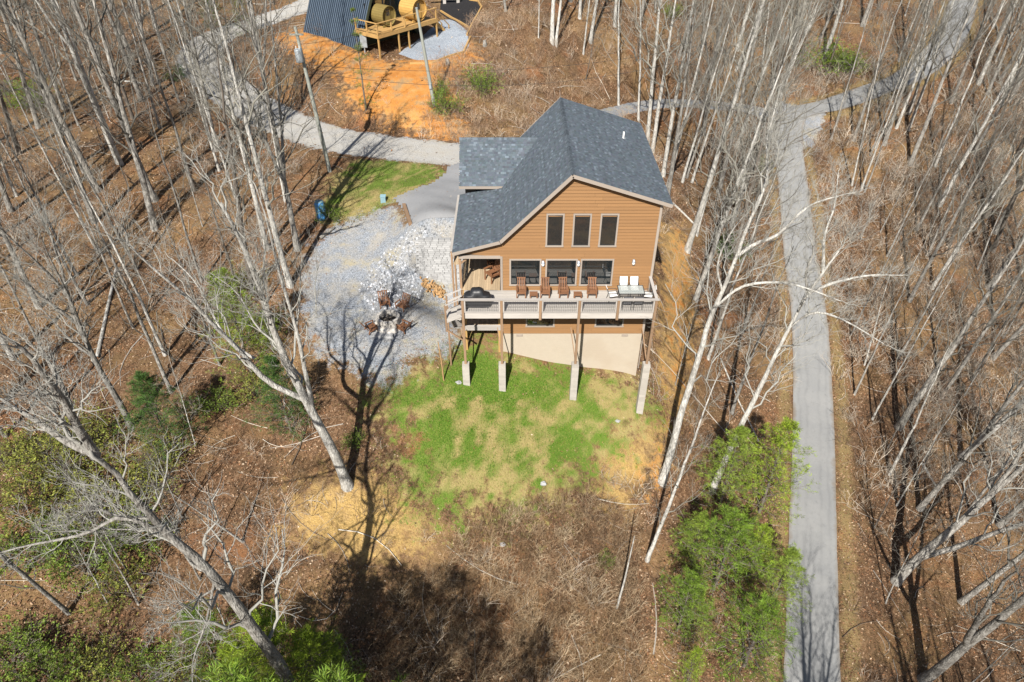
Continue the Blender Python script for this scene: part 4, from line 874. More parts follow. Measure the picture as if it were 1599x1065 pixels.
for i in range(9): part('tread', obox(-1.6, -.6, 8.36 + i * .27, 8.36 + i * .27 + .28, DF - .24 * (i + 1) - .04, DF - .24 * (i + 1)), M_CEDAR, td)
for a in (-1.62, -.58): part('stringer', Geo().beam(af(a, 8.36, DF - .15), af(a, 10.7, DF - 2.3), .05, .28), M_CEDAR, td); 
for a in (-1.62, -.58): part('hand_rail', Geo().beam(af(a, 8.36, DF + .95), af(a, 10.7, DF - 1.2), .05, .09), M_CEDAR, td); part('rail_post', obox(a - .04, a + .04, 10.55, 10.64, AG - .3, DF - 1.1), M_CEDAR, td)
M_STAVE = plain('stave', (.42,.25,.07), .7, .16, 5, (.6,.6,.6), .2, .002, rnd=.1); M_STAVE_SHADE = plain('shade_stave', (.16,.115,.03), .8, .2, 5, rnd=.12)  # second stave colour is darkened for the shade of the A-frame
def barrel_sauna(a, b, r, ln, mat, label):
    cx_ = af(a, b, DF + r + .12); t = thing('barrel_sauna', label, 'sauna', tuple(af(a, b, DF)))
    n = 26; ax = fa
    for i in range(n):
        t0, t1 = 2*math.pi*i/n, 2*math.pi*(i+1)/n - .012
        def P(th, rr, q): return cx_ + fb*rr*math.cos(th) + UPV*rr*math.sin(th) + ax*q
        part('stave', Geo().hexa([P(t0,r-.04,-ln/2), P(t1,r-.04,-ln/2), P(t1,r,-ln/2), P(t0,r,-ln/2), P(t0,r-.04,ln/2), P(t1,r-.04,ln/2), P(t1,r,ln/2), P(t0,r,ln/2)]), mat, t)
    for q in (ln/2 - .3, -ln/2 + .2):
        v = []; m_ = 28
        for th in np.linspace(0, 2*math.pi, m_, endpoint=False): v += [P(th, r - .05, q), P(th, r - .05, q + .05)]
        g = Geo(); g.add(v, np.array([(2*i, 2*((i+1) % m_), 2*((i+1) % m_)+1, 2*i+1) for i in range(m_)])); g.f += [np.array([[2*i for i in range(m_)]]), np.array([[2*i+1 for i in range(m_)][::-1]])]; part('end_panel', g, mat, t)
    for q in (-ln*.3, ln*.22):
        part('band', Geo().tubes([[P(th, r + .008, q) for th in np.linspace(0, 2*math.pi, 25)]], [[.012]*25], 5), M_BLACK, t)
    q = ln/2 - .24
    def slab(b0, b1, z0, z1, d0, d1): return Geo().hexa([cx_ + fb*x_ + UPV*z_ + ax*d_ for z_ in (z0, z1) for x_, d_ in ((b0,d0),(b1,d0),(b1,d1),(b0,d1))])
    d = part('door', slab(-.34, .34, -.8, .8, q, q + .05), mat, t); gg = slab(-.22, .22, .0, .62, q + .052, q + .06); gg.v = [v - origin(t) for v in gg.v]; link('pane', mesh('pane', gg, M_GLASS), d)
    for s_ in (-.5, .5): part('cradle', slab(-.7, .7, -r - .12, -r + .1, s_, s_ + .1), mat, t)
barrel_sauna(-1.35, 6.2, 1.02, 2.0, M_STAVE, 'honey coloured wooden barrel sauna on the new timber deck')
barrel_sauna(-2.2, 2.9, .92, 1.7, M_STAVE_SHADE, 'wooden barrel tub coloured dark for the shade of the A-frame')
q = ground(570, 82); t = thing('meter_box', 'grey electric meter box on a post beside the timber deck', 'meter box', q)
part('cabinet', B(-.32, .32, -.12, .12, .5, 1.75), M_GREYMET, t, False); part('door', B(-.28, .28, -.14, -.122, .55, 1.7), M_GREYMET, t, False); part('post', B(-.07, .07, .125, .22, -.3, 1.9), M_CEDAR, t, False); part('conduit', Geo().tubes([[(0, 0, -.2), (0, 0, .5)]], [[.05, .05]], 8), M_GREYMET, t, False)
def edging(pxs, label):
    P = [ground(*p) for p in pxs]; t = thing('timber_edging', label, 'edging', tuple(P[0]), 'landscape timbers by the A-frame')
    for a, b in zip(P[:-1], P[1:]):
        n = max(1, int(np.linalg.norm(b - a) / 2.4))
        for i in range(n):
            q0 = a + (b - a) * i / n; q1 = a + (b - a) * (i + 1) / n; q0[2] = hz(q0[0], q0[1]) + .06; q1[2] = hz(q1[0], q1[1]) + .06
            part('timber', Geo().beam(q0, q1 - (q1 - q0) * .01, .16, .2), M_CEDAR, t)
edging([(640,100),(676,99),(700,89),(724,82),(735,58)], 'pale timber edging curving below the bluish gravel')
edging([(729,56),(752,12),(746,2),(733,0)], 'pale timber edging along the outer side of the black mulch bed')
edging([(688,18),(706,29),(731,43)], 'pale timber edging between black mulch and bluish gravel')
for px_, py_, lb in ((699, 101, 'grey post stub below the timber edging'), (757, 72, 'cut grey stump on the dry slope beside the mulch bed')):
    q = ground(px_, py_); o = solo('stump', Geo().lathe([(.001,.55),(.17,.55),(.19,.3),(.24,-.2)], 10), M_BARK, lb, 'stump', smooth=False); o.location = q
q = ground(697, 5); t = thing('bench', 'pale wooden plank bench on the black mulch bed', 'bench', q)
part('plank', B(-2.0, 1.8, -.2, .2, .42, .5), M_RAIL, t, False)
for x in (-.2, 1.4): part('leg', B(x - .18, x + .18, -.15, .15, -.2, .42), M_RAIL, t, False)

# ------------------------------------------------------------------ utility poles and wires
def pole(base, top, hgt, label, xfmr):
    b = ground(*base); d = plane_dir(b, top); tp = b + d * hgt; t = thing('utility_pole', label, 'utility pole', tuple(b))
    part('shaft', Geo().tubes([[b - d*.5, b + d*hgt*.5, tp]], [[.17,.145,.11]], 12), M_POLE, t, smooth=True)
    if xfmr:
        c = b + d * hgt * .83 + np.array([-.1,-.36,0]); part('transformer', Geo().lathe([(.001,-.45),(.27,-.45),(.28,-.4),(.28,.4),(.25,.46),(.001,.5)], 16, *c), M_GREYMET, t, smooth=True)
        for x in (-.12, .12): part('bushing', Geo().lathe([(.04,.45),(.06,.5),(.03,.56),(.05,.6),(.001,.68)], 8, c[0]+x, c[1], c[2]), M_STONE, t)
        part('bracket', Geo().box(c[0]-.05, c[0]+.05, c[1]+.2, c[1]+.42, c[2]-.2, c[2]+.2), M_GREYMET, t)
        part('cross_arm', Geo().beam(tp - d*.5 + (-.5,-.12,0), tp - d*.5 + (.5,-.12,0), .09, .11), M_POLE, t)
    else: part('cap', Geo().lathe([(.12,-.02),(.13,.04),(.001,.09)], 10, *tp), M_GREYMET, t); part('meter', B(b[0]-.3, b[0]-.1, b[1]-.3, b[1]-.18, b[2]+1.6, b[2]+2.0), M_GREYMET, t)
    return b, d, tp
def plane_dir(b, px2):
    """the most upright direction from b that the camera sees running through pixel px2"""
    n = np.cross(b - CAM, ray(*px2)); n /= np.linalg.norm(n); d = UPV - n * n[2]; return d / np.linalg.norm(d)
b1, d1, t1 = pole((515, 268), (458, 30), 11.0, 'tall grey utility pole carrying a transformer beside the gravel drive', True)
b2, d2, t2 = pole((678, 165), (655, 38), 8.2, 'slender utility pole on the orange clay bank', False)
def wire(a, b, sag, label, r=.014, n=24):
    t = np.linspace(0, 1, n)[:, None]; P = np.array(a)*(1-t) + np.array(b)*t; P[:, 2] -= sag * 4 * (t*(1-t))[:, 0]
    solo('power_line', Geo().tubes([P], [[r]*n], 5), M_WIRE, label, 'power line', 'overhead power lines', loc=tuple(a))
def far(px, py, Y): return at_y(px, py, Y)
wire(t1 - d1*2.6, far(1150, 58, 62), 1.4, 'upper overhead cable crossing above the clay bank')
wire(t1 - d1*3.1, far(1150, 72, 60), 2.0, 'lower overhead cable crossing above the clay bank')
wire(t1 - d1*1.2, t2, .5, 'short service cable strung between the two utility poles', .012)
wire(t1 - d1*.5, far(-60, -20, 70), 1.5, 'overhead cable leading from the transformer pole into the woods', .012)

# ------------------------------------------------------------------ bare trees
def grow(r_, P, Rr, m, s_lo, s_hi, L0, L1, ang, r_scale, K, upb=.25, taper_len=True, curl=.12):
    """m children on every branch of P"""
    N, k, _ = P.shape
    s = s_lo + (s_hi - s_lo) * (np.arange(m)[None] + r_.uniform(0, 1, (N, m))) / m; x = s * (k - 1); i = np.minimum(x.astype(int), k - 2); fr = (x - i)[..., None]
    n_ = np.arange(N)[:, None]; p = P[n_, i] * (1 - fr) + P[n_, i+1] * fr; rad = Rr[n_, i] * (1 - fr[..., 0]) + Rr[n_, i+1] * fr[..., 0]
    tg = P[n_, i+1] - P[n_, i]; tg /= np.linalg.norm(tg, axis=-1, keepdims=True) + 1e-9
    az = r_.uniform(0, 6.283, (N, 1)) + np.arange(m)[None] * 2.4 + r_.normal(0, .35, (N, m))
    ref = np.where(np.abs(tg[..., 2:3]) > .9, np.array([1.,0,0]), np.array([0,0,1.])); u = np.cross(tg, ref); u /= np.linalg.norm(u, axis=-1, keepdims=True) + 1e-9; w = np.cross(tg, u)
    a = R(ang) + r_.normal(0, .14, (N, m)); d = tg * np.cos(a)[..., None] + (u * np.cos(az)[..., None] + w * np.sin(az)[..., None]) * np.sin(a)[..., None]
    d = d + UPV * upb; d /= np.linalg.norm(d, axis=-1, keepdims=True)
    plen = np.linalg.norm(np.diff(P, axis=1), axis=-1).sum(1)[:, None]
    L = plen * (L0 + (L1 - L0) * s) * r_.uniform(.65, 1.25, (N, m)); M = N * m
    t = np.linspace(0, 1, K)[None, :, None]; d = d.reshape(M, 1, 3); L = L.reshape(M, 1, 1); side = r_.normal(0, 1, (M, 1, 3))
    Q = p.reshape(M, 1, 3) + d * L * t + UPV * (upb * .5 * L * t ** 2) + side * curl * L * t ** 2 + r_.normal(0, .035, (M, K, 3)) * L * (t > 0)
    r0 = np.minimum(rad.reshape(M, 1) * r_scale * r_.uniform(.75, 1.1, (M, 1)), 1); return Q, r0 * (1 - .8 * np.linspace(0, 1, K)[None]) + .0025
def tree_mesh(r_, trunk, tr_r, limbs=(), n1=16, lo=.42, n2=6, n3=5, L1=(.42, .10), sides=9, ang1=48, up1=.35):
    """trunk polyline plus optional hand-laid limbs; returns trunk and crown geometry"""
    gt, gc = Geo(), Geo(); gt.tubes(trunk[None], tr_r[None], sides)
    parts = [grow(r_, trunk[None], tr_r[None], n1, lo, .985, L1[0], L1[1], ang1, .40, 7, up1)]
    for lp, lr in limbs:
        gt.tubes(lp[None], lr[None], 8); parts.append(grow(r_, lp[None], lr[None], 10, .22, .98, .34, .16, 42, .40, 7, .25))
        q, rq = grow(r_, lp[None], lr[None], 1, .98, .99, .22, .22, 10, .9, 7, .2); parts.append((q, rq))
    q, rq = grow(r_, trunk[None], tr_r[None], 2, .97, .99, .14, .14, 14, .9, 7, .3); parts.append((q, rq))
    P1 = np.concatenate([p for p, _ in parts]); R1 = np.concatenate([r for _, r in parts]); gc.tubes(P1, R1, 5)
    P2, R2 = grow(r_, P1, R1, n2, .2, .98, .5, .3, 42, .5, 5, .2); gc.tubes(P2, np.maximum(R2, .006), 4)
    P3, R3 = grow(r_, P2, R2, n3, .2, 1.0, .52, .34, 40, .6, 4, .12, curl=.2); gc.tubes(P3, np.maximum(R3 * .9, .0042), 3)
    P4, R4 = grow(r_, P3, R3, 1, .3, 1.0, .55, .45, 38, .7, 3, .08, curl=.2); gc.tubes(P4, np.full_like(R4, .0034), 3)
    return gt, gc
def poly_resample(P, n):
    P = np.asarray(P, float); P = smooth(P, 5) if len(P) > 2 else P; s = np.r_[0, np.cumsum(np.linalg.norm(np.diff(P, axis=0), axis=1))]; q = np.linspace(0, s[-1], n)
    return np.stack([np.interp(q, s, P[:, i]) for i in range(3)], -1)
def proto_tree(seed, h, r0, fork=False, slim=False):
    r_ = np.random.default_rng(seed); K = 16; t = np.linspace(0, 1, K); wob = np.cumsum(r_.normal(0, .06, (K, 2)), axis=0) * t[:, None] * h / 18 * 1.3
    t = np.r_[0, .03, .065, .1, np.linspace(.15, 1, K - 4)]; tr = np.c_[wob, t * (h + .8) - .8]; rr = r0 * (1 - .86 * t ** 1.1) * (1 + .4 * np.exp(-np.maximum(tr[:, 2], 0) / .4)); rr = np.maximum(rr, .015)
    limbs = []
    if fork:
        for k_ in range(fork):
            i = r_.integers(6, 9); a = r_.uniform(0, 6.28); d = np.array([math.cos(a), math.sin(a), 0]); tt = np.linspace(0, 1, 12)[:, None]
            lp = tr[i] + d * (h * .16) * tt ** .8 + UPV * (h * (.94 - t[i]) * r_.uniform(.8, 1.0)) * tt + r_.normal(0, .07, (12, 3)) * tt; limbs.append((lp, rr[i] * .72 * (1 - .82 * tt[:, 0]) + .008))
    if slim: return tree_mesh(r_, tr, rr, limbs, 12, .34, 4, 4, (.26, .08), 7, 42, .4)
    return tree_mesh(r_, tr, rr, limbs, 17 if not fork else 11, .40, 6, 4, (.36, .10), 9)
PROT = {}
def get_proto(kind, i, pale):
    key = (kind, i, pale)
    if key not in PROT:
        base = (kind, i)
        if base not in PROT:
            sp = {'big': (19, .25, 0), 'fork': (19, .26, 2), 'slim': (14, .10, 0), 'thin': (9, .05, 0)}[kind]
            PROT[base] = proto_tree(100 + i * 7 + {'big': 0, 'fork': 31, 'slim': 62, 'thin': 93}[kind], sp[0], sp[1], sp[2], kind in ('slim', 'thin')) + (sp[0], sp[1])
        gt, gc, h, r0 = PROT[base]; PROT[key] = (mesh('trunk', gt, M_BARKP if pale == 1 else (M_BARKD if pale == 2 else M_BARK), True), mesh('crown', gc, M_TWIGP if pale == 1 else M_TWIG, True), h, r0)
    return PROT[key]
NPR = {'big': 5, 'fork': 4, 'slim': 5, 'thin': 4}
CENTRES = []
def bare_tree(base, h, r0, kind, label, group, dirv=None, pale=0, name='bare_tree', seed=None):
    i = random.randrange(NPR[kind]) if seed is None else seed; tm, cm, ph, pr = get_proto(kind, i, pale)
    t = thing(name, label, 'tree', tuple(base), group); sc = h / ph; sr = max(r0 / pr, .3)
    q = Vector((0, 0, 1)).rotation_difference(Vector(dirv)) if dirv is not None else Vector((0, 0, 1)).rotation_difference(Vector((random.gauss(0, .05), random.gauss(0, .05), 1)).normalized())
    m = q.to_matrix() @ Matrix.Rotation(random.uniform(0, 6.28), 3, 'Z'); t.rotation_euler = m.to_euler(); t.scale = (sc, sc, sc)
    a = link('trunk', tm, t); b = link('crown', cm, t); f = (sr / sc); f = min(max(f, .75), 1.35); a.scale = (f, f, 1)
    CENTRES.append(base[:2]); return t
def custom_tree(name, label, Y, trunk, limbs, r0, mats, seed, depth=.25, group=None):
    """trunk and limbs traced on an upright plane at the tree's own distance, each limb bending out of that plane by its own amount"""
    r_ = np.random.default_rng(seed); tr = np.array([at_y(px, py, Y) for px, py in trunk]); tr[:, 1] = Y; b = tr[0].copy(); b[2] = hz(b[0], b[1]); lowest = tr[0]; 
    dv_ = tr[1] - b; dv_ /= np.linalg.norm(dv_); tr = np.vstack([b - dv_ * .9, tr[1:]]); tp = poly_resample(tr, 24); tt = np.linspace(0, 1, 24); tp += r_.normal(0, .02, tp.shape) * tt[:, None]
    sl = tt * np.linalg.norm(np.diff(tp, axis=0), axis=1).sum() - .9; rr = r0 * (1 - .8 * tt) * (1 + .3 * np.exp(-np.maximum(sl, 0) / .4)); L = []
    for k_, (pts, rl) in enumerate(limbs):
        lp = np.array([at_y(px, py, Y) for px, py in pts]); lp = poly_resample(lp, 14); q = np.linspace(0, 1, 14); lp[:, 1] += (((k_ % 3) - 1) * 1.6 + r_.uniform(-.8, .8)) * q ** 1.3
        L.append((lp, rl * (1 - .85 * q) + .008))
    o_ = b.copy(); tp -= o_; L = [(lp - o_, lr) for lp, lr in L]
    gt, gc = tree_mesh(r_, tp, rr, L, 11, .4, 7, 6, (.30, .12), 12)
    t = thing(name, label, 'tree', tuple(b), group); part('trunk', gt, mats[0], t, False, True); part('crown', gc, mats[1], t, False, True); CENTRES.append(b[:2]); return t
M_TWIGB = plain('bright_twig_bark', (.27,.262,.235), .9, .18, 5, bump=0, rnd=.05)
GB, PB = (M_BARK, M_TWIGB), (M_BARKP, M_TWIGB)
y1 = ground(542, 758)[1]
custom_tree('bare_tree', 'large leafless tree forking low, standing in straw below the gravel yard', y1,
  [(542,757),(525,715),(503,672),(486,640),(470,610),(452,575),(435,535),(415,480),(398,430),(375,375),(345,318)],
  [([(478,625),(450,610),(420,590),(398,560),(380,530),(350,490),(318,440),(290,405),(262,370),(235,330)], .15), ([(488,642),(484,612),(476,575),(468,530),(455,480),(440,430),(432,395),(420,340),(405,290)], .13), ([(398,560),(372,548),(350,536),(318,500),(296,474),(270,455),(240,440)], .07), ([(432,530),(424,480),(415,440),(408,400),(420,360)], .06)], .30, PB, 11)
custom_tree('bare_tree', 'thick trunked leafless tree leaning over the green undergrowth', 13.6,
  [(478,1125),(440,1045),(398,985),(362,935),(330,895),(295,862),(262,838),(236,806),(205,770),(178,735),(150,712)],
  [([(150,712),(128,668),(110,610),(85,560),(68,520),(20,470)], .14), ([(146,708),(100,694),(50,672),(0,655),(-40,640)], .13), ([(152,714),(118,680),(90,640),(50,600),(5,580)], .10), ([(262,838),(228,815),(190,800),(150,815),(110,820),(60,822),(10,828)], .08), ([(236,808),(190,810),(140,800),(95,832)], .055), ([(330,892),(300,885),(262,848),(205,850),(150,862)], .07), ([(336,900),(330,950),(320,985),(334,1020)], .045), ([(345,915),(300,935),(255,960)], .04)], .36, GB, 12)
custom_tree('bare_tree', 'pale leaning leafless tree at the brushy edge below the ochre bank', ground(1034, 752)[1],
  [(1034,752),(1048,705),(1062,650),(1078,600),(1094,548),(1108,500),(1128,455),(1146,410),(1162,368),(1180,325),(1197,285)],
  [([(1118,480),(1150,445),(1185,430),(1230,425),(1290,436)], .09), ([(1150,400),(1180,380),(1215,365),(1262,320),(1320,300)], .09), ([(1180,325),(1205,280),(1212,240),(1240,190)], .08), ([(1128,455),(1118,410),(1130,360),(1150,320)], .06)], .25, PB, 13)
custom_tree('bare_tree', 'pale leafless tree growing from the pines with branches reaching over the lane', ground(1110, 765)[1],
  [(1112,765),(1150,680),(1183,613),(1204,568),(1226,524),(1246,488),(1262,458),(1285,425),(1310,392)],
  [([(1230,515),(1262,478),(1300,476),(1350,492)], .08), ([(1262,458),(1300,440),(1350,425),(1402,420)], .09), ([(1285,425),(1295,380),(1320,345),(1340,300)], .08), ([(1262,458),(1255,420),(1262,380),(1245,340)], .07)], .22, PB, 14)
custom_tree('bare_tree', 'twin stemmed thick leafless tree leaning away from the lane in russet leaves', ground(1400, 908)[1],
  [(1398,910),(1430,875),(1465,845),(1500,815),(1540,778),(1590,735),(1640,690),(1690,640)],
  [([(1440,870),(1490,850),(1540,822),(1590,795),(1650,755),(1720,700)], .17), ([(1540,778),(1580,725),(1610,660),(1640,600)], .12)], .30, GB, 15)
custom_tree('bare_tree', 'grey leafless tree with many fine twigs above the olive bushes', ground(206, 668)[1],
  [(206,668),(186,628),(160,585),(140,545),(120,505),(108,465),(95,420),(80,370)],
  [([(140,545),(128,500),(118,450),(100,380),(92,330)], .08), ([(120,505),(80,470),(40,430),(0,400)], .08), ([(150,560),(100,540),(50,515),(0,500)], .07), ([(108,465),(70,400),(40,350),(10,290)], .07)], .2, GB, 16)
# woods trees whose foot and lean show: base px, px further up the trunk, height, radius, kind, pale, set
T1 = [((268,612),(150,340),16,.12,'slim',0,'A'),((453,446),(414,300),21,.21,'big',1,'A'),((464,389),(447,300),19,.21,'fork',0,'A'),((343,570),(305,470),11,.08,'slim',0,'A'),
 ((153,298),(85,163),22,.25,'big',0,'A'),((242,313),(169,135),23,.24,'big',0,'A'),((186,255),(135,132),21,.19,'fork',1,'A'),((190,258),(130,110),19,.15,'slim',1,'A'),((194,73),(172,0),20,.22,'big',0,'A'),((217,28),(205,-20),19,.24,'big',0,'A'),
 ((304,298),(262,163),19,.13,'slim',0,'A'),((342,267),(298,127),18,.11,'slim',1,'A'),((425,200),(403,56),19,.16,'fork',0,'A'),((107,957),(35,893),12,.12,'slim',0,'A'),((380,846),(345,822),7,.1,'slim',1,'A'),
 ((30,240),(0,150),20,.22,'big',2,'A'),((60,200),(20,80),21,.2,'big',0,'A'),((18,330),(-30,200),19,.2,'fork',0,'A'),((100,170),(55,40),20,.18,'big',0,'A'),((280,160),(250,50),17,.11,'slim',0,'A'),((250,200),(215,80),18,.12,'slim',0,'A'),
 ((120,430),(60,300),16,.11,'slim',0,'A'),((60,480),(0,360),17,.14,'fork',0,'A'),((330,220),(300,100),17,.1,'slim',0,'A'),((215,420),(150,290),15,.1,'slim',0,'A'),((20,560),(-50,450),16,.15,'fork',1,'A'),((10,680),(-60,600),14,.13,'slim',0,'A'),((40,900),(-30,830),11,.1,'slim',0,'A'),((375,330),(335,210),16,.1,'slim',1,'A'),
 ((1073,391),(1124,236),21,.25,'big',1,'B'),((1098,433),(1140,320),20,.18,'big',1,'B'),((1086,468),(1132,335),20,.17,'big',1,'B'),((1142,352),(1178,235),17,.15,'slim',1,'B'),
 ((1042,291),(1068,180),20,.15,'slim',1,'B'),((1035,275),(1052,180),21,.17,'big',1,'B'),((1018,238),(1030,160),21,.19,'big',1,'B'),((1011,222),(1024,60),22,.2,'big',1,'B'),((1065,285),(1098,175),18,.13,'slim',1,'B'),((1080,285),(1118,170),18,.13,'slim',1,'B'),((1072,278),(1108,170),19,.12,'slim',0,'B'),
 ((1131,205),(1191,0),20,.19,'big',1,'B'),((966,165),(965,0),18,.13,'slim',1,'B'),((997,188),(1004,0),19,.13,'slim',1,'B'),((1150,230),(1200,90),18,.15,'fork',1,'B'),((1180,250),(1230,120),16,.12,'slim',1,'B'),
 ((1142,645),(1197,492),14,.13,'slim',0,'B'),((1010,875),(1065,735),15,.13,'slim',1,'B'),((1105,560),(1150,430),16,.12,'slim',1,'B'),((1160,520),(1200,420),13,.09,'slim',0,'B'),
 ((862,66),(866,0),19,.24,'big',1,'C'),((868,71),(876,0),18,.16,'slim',1,'C'),((922,65),(931,0),19,.2,'big',1,'C'),((841,59),(842,0),13,.07,'slim',1,'C'),((905,28),(907,-20),18,.15,'big',1,'C'),((790,18),(788,-20),17,.14,'slim',0,'C'),((960,40),(966,-20),19,.17,'fork',1,'C'),((1000,30),(1010,-30),18,.2,'big',0,'C'),((1060,90),(1080,20),17,.16,'fork',0,'C'),((1105,120),(1130,50),17,.14,'slim',0,'C'),((1150,110),(1185,20),17,.18,'big',1,'C'),((1215,150),(1260,40),17,.17,'fork',1,'C'),((1280,60),(1320,-20),17,.16,'big',0,'C'),
 ((1403,668),(1480,560),19,.27,'big',0,'E'),((1442,1062),(1540,980),17,.28,'fork',0,'E'),((1435,795),(1500,715),18,.2,'big',0,'E'),((1362,655),(1430,530),14,.08,'slim',1,'E'),((1350,570),(1375,480),10,.07,'slim',1,'E'),((1500,715),(1580,640),19,.22,'big',1,'E'),
 ((1330,290),(1352,190),15,.1,'slim',1,'E'),((1345,295),(1388,180),15,.11,'slim',1,'E'),((1350,300),(1400,150),14,.09,'slim',0,'E'),((1420,470),(1490,340),17,.18,'big',0,'E'),((1455,450),(1520,350),17,.18,'big',1,'E'),((1543,450),(1599,370),18,.24,'fork',0,'E'),((1402,560),(1470,440),15,.1,'slim',0,'E'),((1470,620),(1550,500),17,.17,'big',0,'E'),((1560,820),(1650,740),18,.2,'fork',0,'E'),((1550,560),(1640,460),18,.19,'big',0,'E'),((1500,940),(1590,870),16,.18,'big',0,'E'),((1400,790),(1450,710),10,.06,'slim',1,'E'),((1520,240),(1580,130),18,.18,'big',0,'E'),((1460,260),(1510,150),17,.15,'slim',1,'E'),((1590,300),(1660,200),18,.2,'fork',0,'E'),((1430,360),(1490,240),16,.14,'slim',0,'E'),((1385,400),(1430,300),14,.1,'slim',0,'E'),((1560,130),(1610,40),18,.2,'big',0,'E'),((1400,200),(1440,100),16,.14,'fork',1,'E')]
def where(st_, b):
    """what the tree stands beside, from the things on the ground around it"""
    X, Y = np.array([[b[0]]]), np.array([[b[1]]]); dl = seg_dist(X, Y, lane)[0][0, 0]; dd = seg_dist(X, Y, drive)[0][0, 0]; dsp = seg_dist(X, Y, spur)[0][0, 0]; dpad = -poly_sd(X, Y, Z_PAD)[0, 0]; dlw = -poly_sd(X, Y, Z_LAWN)[0, 0]
    if st_ == 'E':
        far_ = 'at the outer lane edge' if dl < 5 else ('just inside the woods across the lane' if dl < 11 else ('inside the woods across the lane' if dl < 20 else 'deep in woods across the lane'))
        al = 'opposite the pines' if b[1] < 40 else ('opposite the cabin' if b[1] < 58 else ('near the junction' if b[1] < 76 else 'beyond the junction'))
        return far_ + ', ' + al
    if st_ == 'B': return ('close to the lane' if dl < 6 else ('near the spur road' if dsp < 5 else ('near the cabin' if b[0] < 13 else 'midway'))) + ' between cabin and lane' + (', above pines' if b[1] < 45 else '')
    if st_ == 'C': return ('right above the spur road' if dsp < 6 else ('on the slope behind the A-frame side' if b[0] < 5 else ('high on the slope behind the cabin' if b[0] < 18 else 'high on the slope above the lane junction')))
    if dpad < 5: return 'at the edge of the gravel yard'
    if dd < 5: return 'beside the gravel drive'
    if b[1] > 75: return 'in the far woods past the drive bend'
    if b[1] > 52: return 'in the woods inside the drive bend' if b[0] > -34 else 'in the upper woods well away from the drive'
    if b[1] > 38: return 'on russet leaves uphill of the laurel bushes' if b[0] > -30 else 'deep in the woods uphill of the laurel bushes'
    return 'among the low laurel bushes' if b[0] < -14 else 'between laurel bushes and lawn'
def look(kind, pale, h):
    sz = {'big': 'thick trunked', 'fork': 'forking', 'slim': 'slender', 'thin': 'very thin'}[kind]; return sz + ' ' + ('grey', 'pale barked', 'dark barked')[pale] + (' leafless sapling ' if kind == 'thin' else ' leafless tree ')
LB = {'A': ('leafless grey tree in the woods around the gravel drive and yard', 'bare woodland trees on the drive side'), 'B': ('tall pale leafless tree between the cabin and the paved lane', 'bare trees between cabin and lane'),
      'C': ('leafless tree on the slope above the lane junction behind the cabin', 'bare trees on the slope behind the cabin'), 'E': ('leafless tree in the russet woods across the paved lane', 'bare trees across the lane')}
OWN = {(453,446): 'tall pale leafless tree at the gravel yard edge below the blue barrel', (464,389): 'forked leafless tree standing just downhill of the blue barrel', (268,612): 'slender leaning leafless tree with its foot in a dark green bush',
 (1073,391): 'tall pale straight tree rising from the ochre bank beside the cabin wall', (1142,645): 'dark based slender tree above the roadside pines', (1010,875): 'slim pale bare trunk in brown brush below the ochre bank', (862,66): 'thick pale trunk standing behind the cabin ridge, twin to a thinner one', (868,71): 'thinner pale trunk close beside the thick one behind the cabin ridge',
 (922,65): 'lone pale trunk with a long dark shadow behind the cabin', (966,165): 'slim pale tree standing where the spur road meets the cabin roof', (1403,668): 'thick smooth grey leaning trunk on bare russet leaves across the lane', (107,957): 'small leaning bare tree among low greenery at the slope foot', (380,846): 'short broken leaning dead trunk near the thick leaning tree'}
for bp, dp, h, r0, kind, pale, st_ in T1:
    b = ground(*bp); gr_ = LB[st_][1]; bare_tree(b - (0,0,.05), h, r0, kind, OWN.get(bp, look(kind, pale, h) + where(st_, b)), gr_, plane_dir(b, dp), pale)
ju = int(np.argmax(lane[:, 1] > 74)); far_l = lane[ju:-1]
for i in range(0, len(far_l) - 2, 4):
    d_ = far_l[i+1][:2] - far_l[i][:2]; d_ /= np.linalg.norm(d_); off = random.uniform(4.5, 9); q_ = far_l[i][:2] + np.array([d_[1], -d_[0]]) * off
    b = np.array([q_[0], q_[1], float(hz(q_[0], q_[1]))]); kd = random.choice(('big', 'fork', 'fork', 'slim')); pl = random.choice((0, 0, 1)); bare_tree(b - (0,0,.05), random.uniform(15, 19), .18 if kd != 'slim' else .1, kd, look(kd, pl, 0) + 'along the far lane beyond the junction', LB['E'][1], (0, 0, 1), pl)
# the dead stick in the brush and a few fallen trunks
b = ground(963, 950); d = plane_dir(b, (1000, 800)); g = Geo().tubes([[b - d*.3, b + d*3 + (.05,0,0), b + d*6.6]], [[.07,.055,.02]], 8); solo('dead_stem', g, M_BARKP, 'bare branchless dead stem standing in the brown brush', 'tree', smooth=True, loc=tuple(b))
for (a_, b_, r0, lb) in (((152,560),(182,420),.12,'fallen log on russet leaves between slender trees'), ((1050,318),(1085,352),.1,'pale fallen pole on the leaves beside the cabin roof'), ((195,128),(225,131),.1,'fallen grey log in the upper woods'), ((1125,560),(1185,690),.06,'thin pale fallen pole between pale trees above the pines'),((1440,725),(1465,765),.1,'short fallen log in the woods across the lane')):
    a, b = ground(*a_), ground(*b_); m_ = (a + b) / 2; m_[2] = hz(m_[0], m_[1]); up_ = (0, 0, r0 * .6); g = Geo().tubes([[a + up_, m_ + up_, b + up_]], [[r0, r0*.9, r0*.7]], 8); solo('fallen_log', g, M_BARKP, lb, 'log', 'fallen trunks on the forest floor', smooth=True, loc=tuple(a))

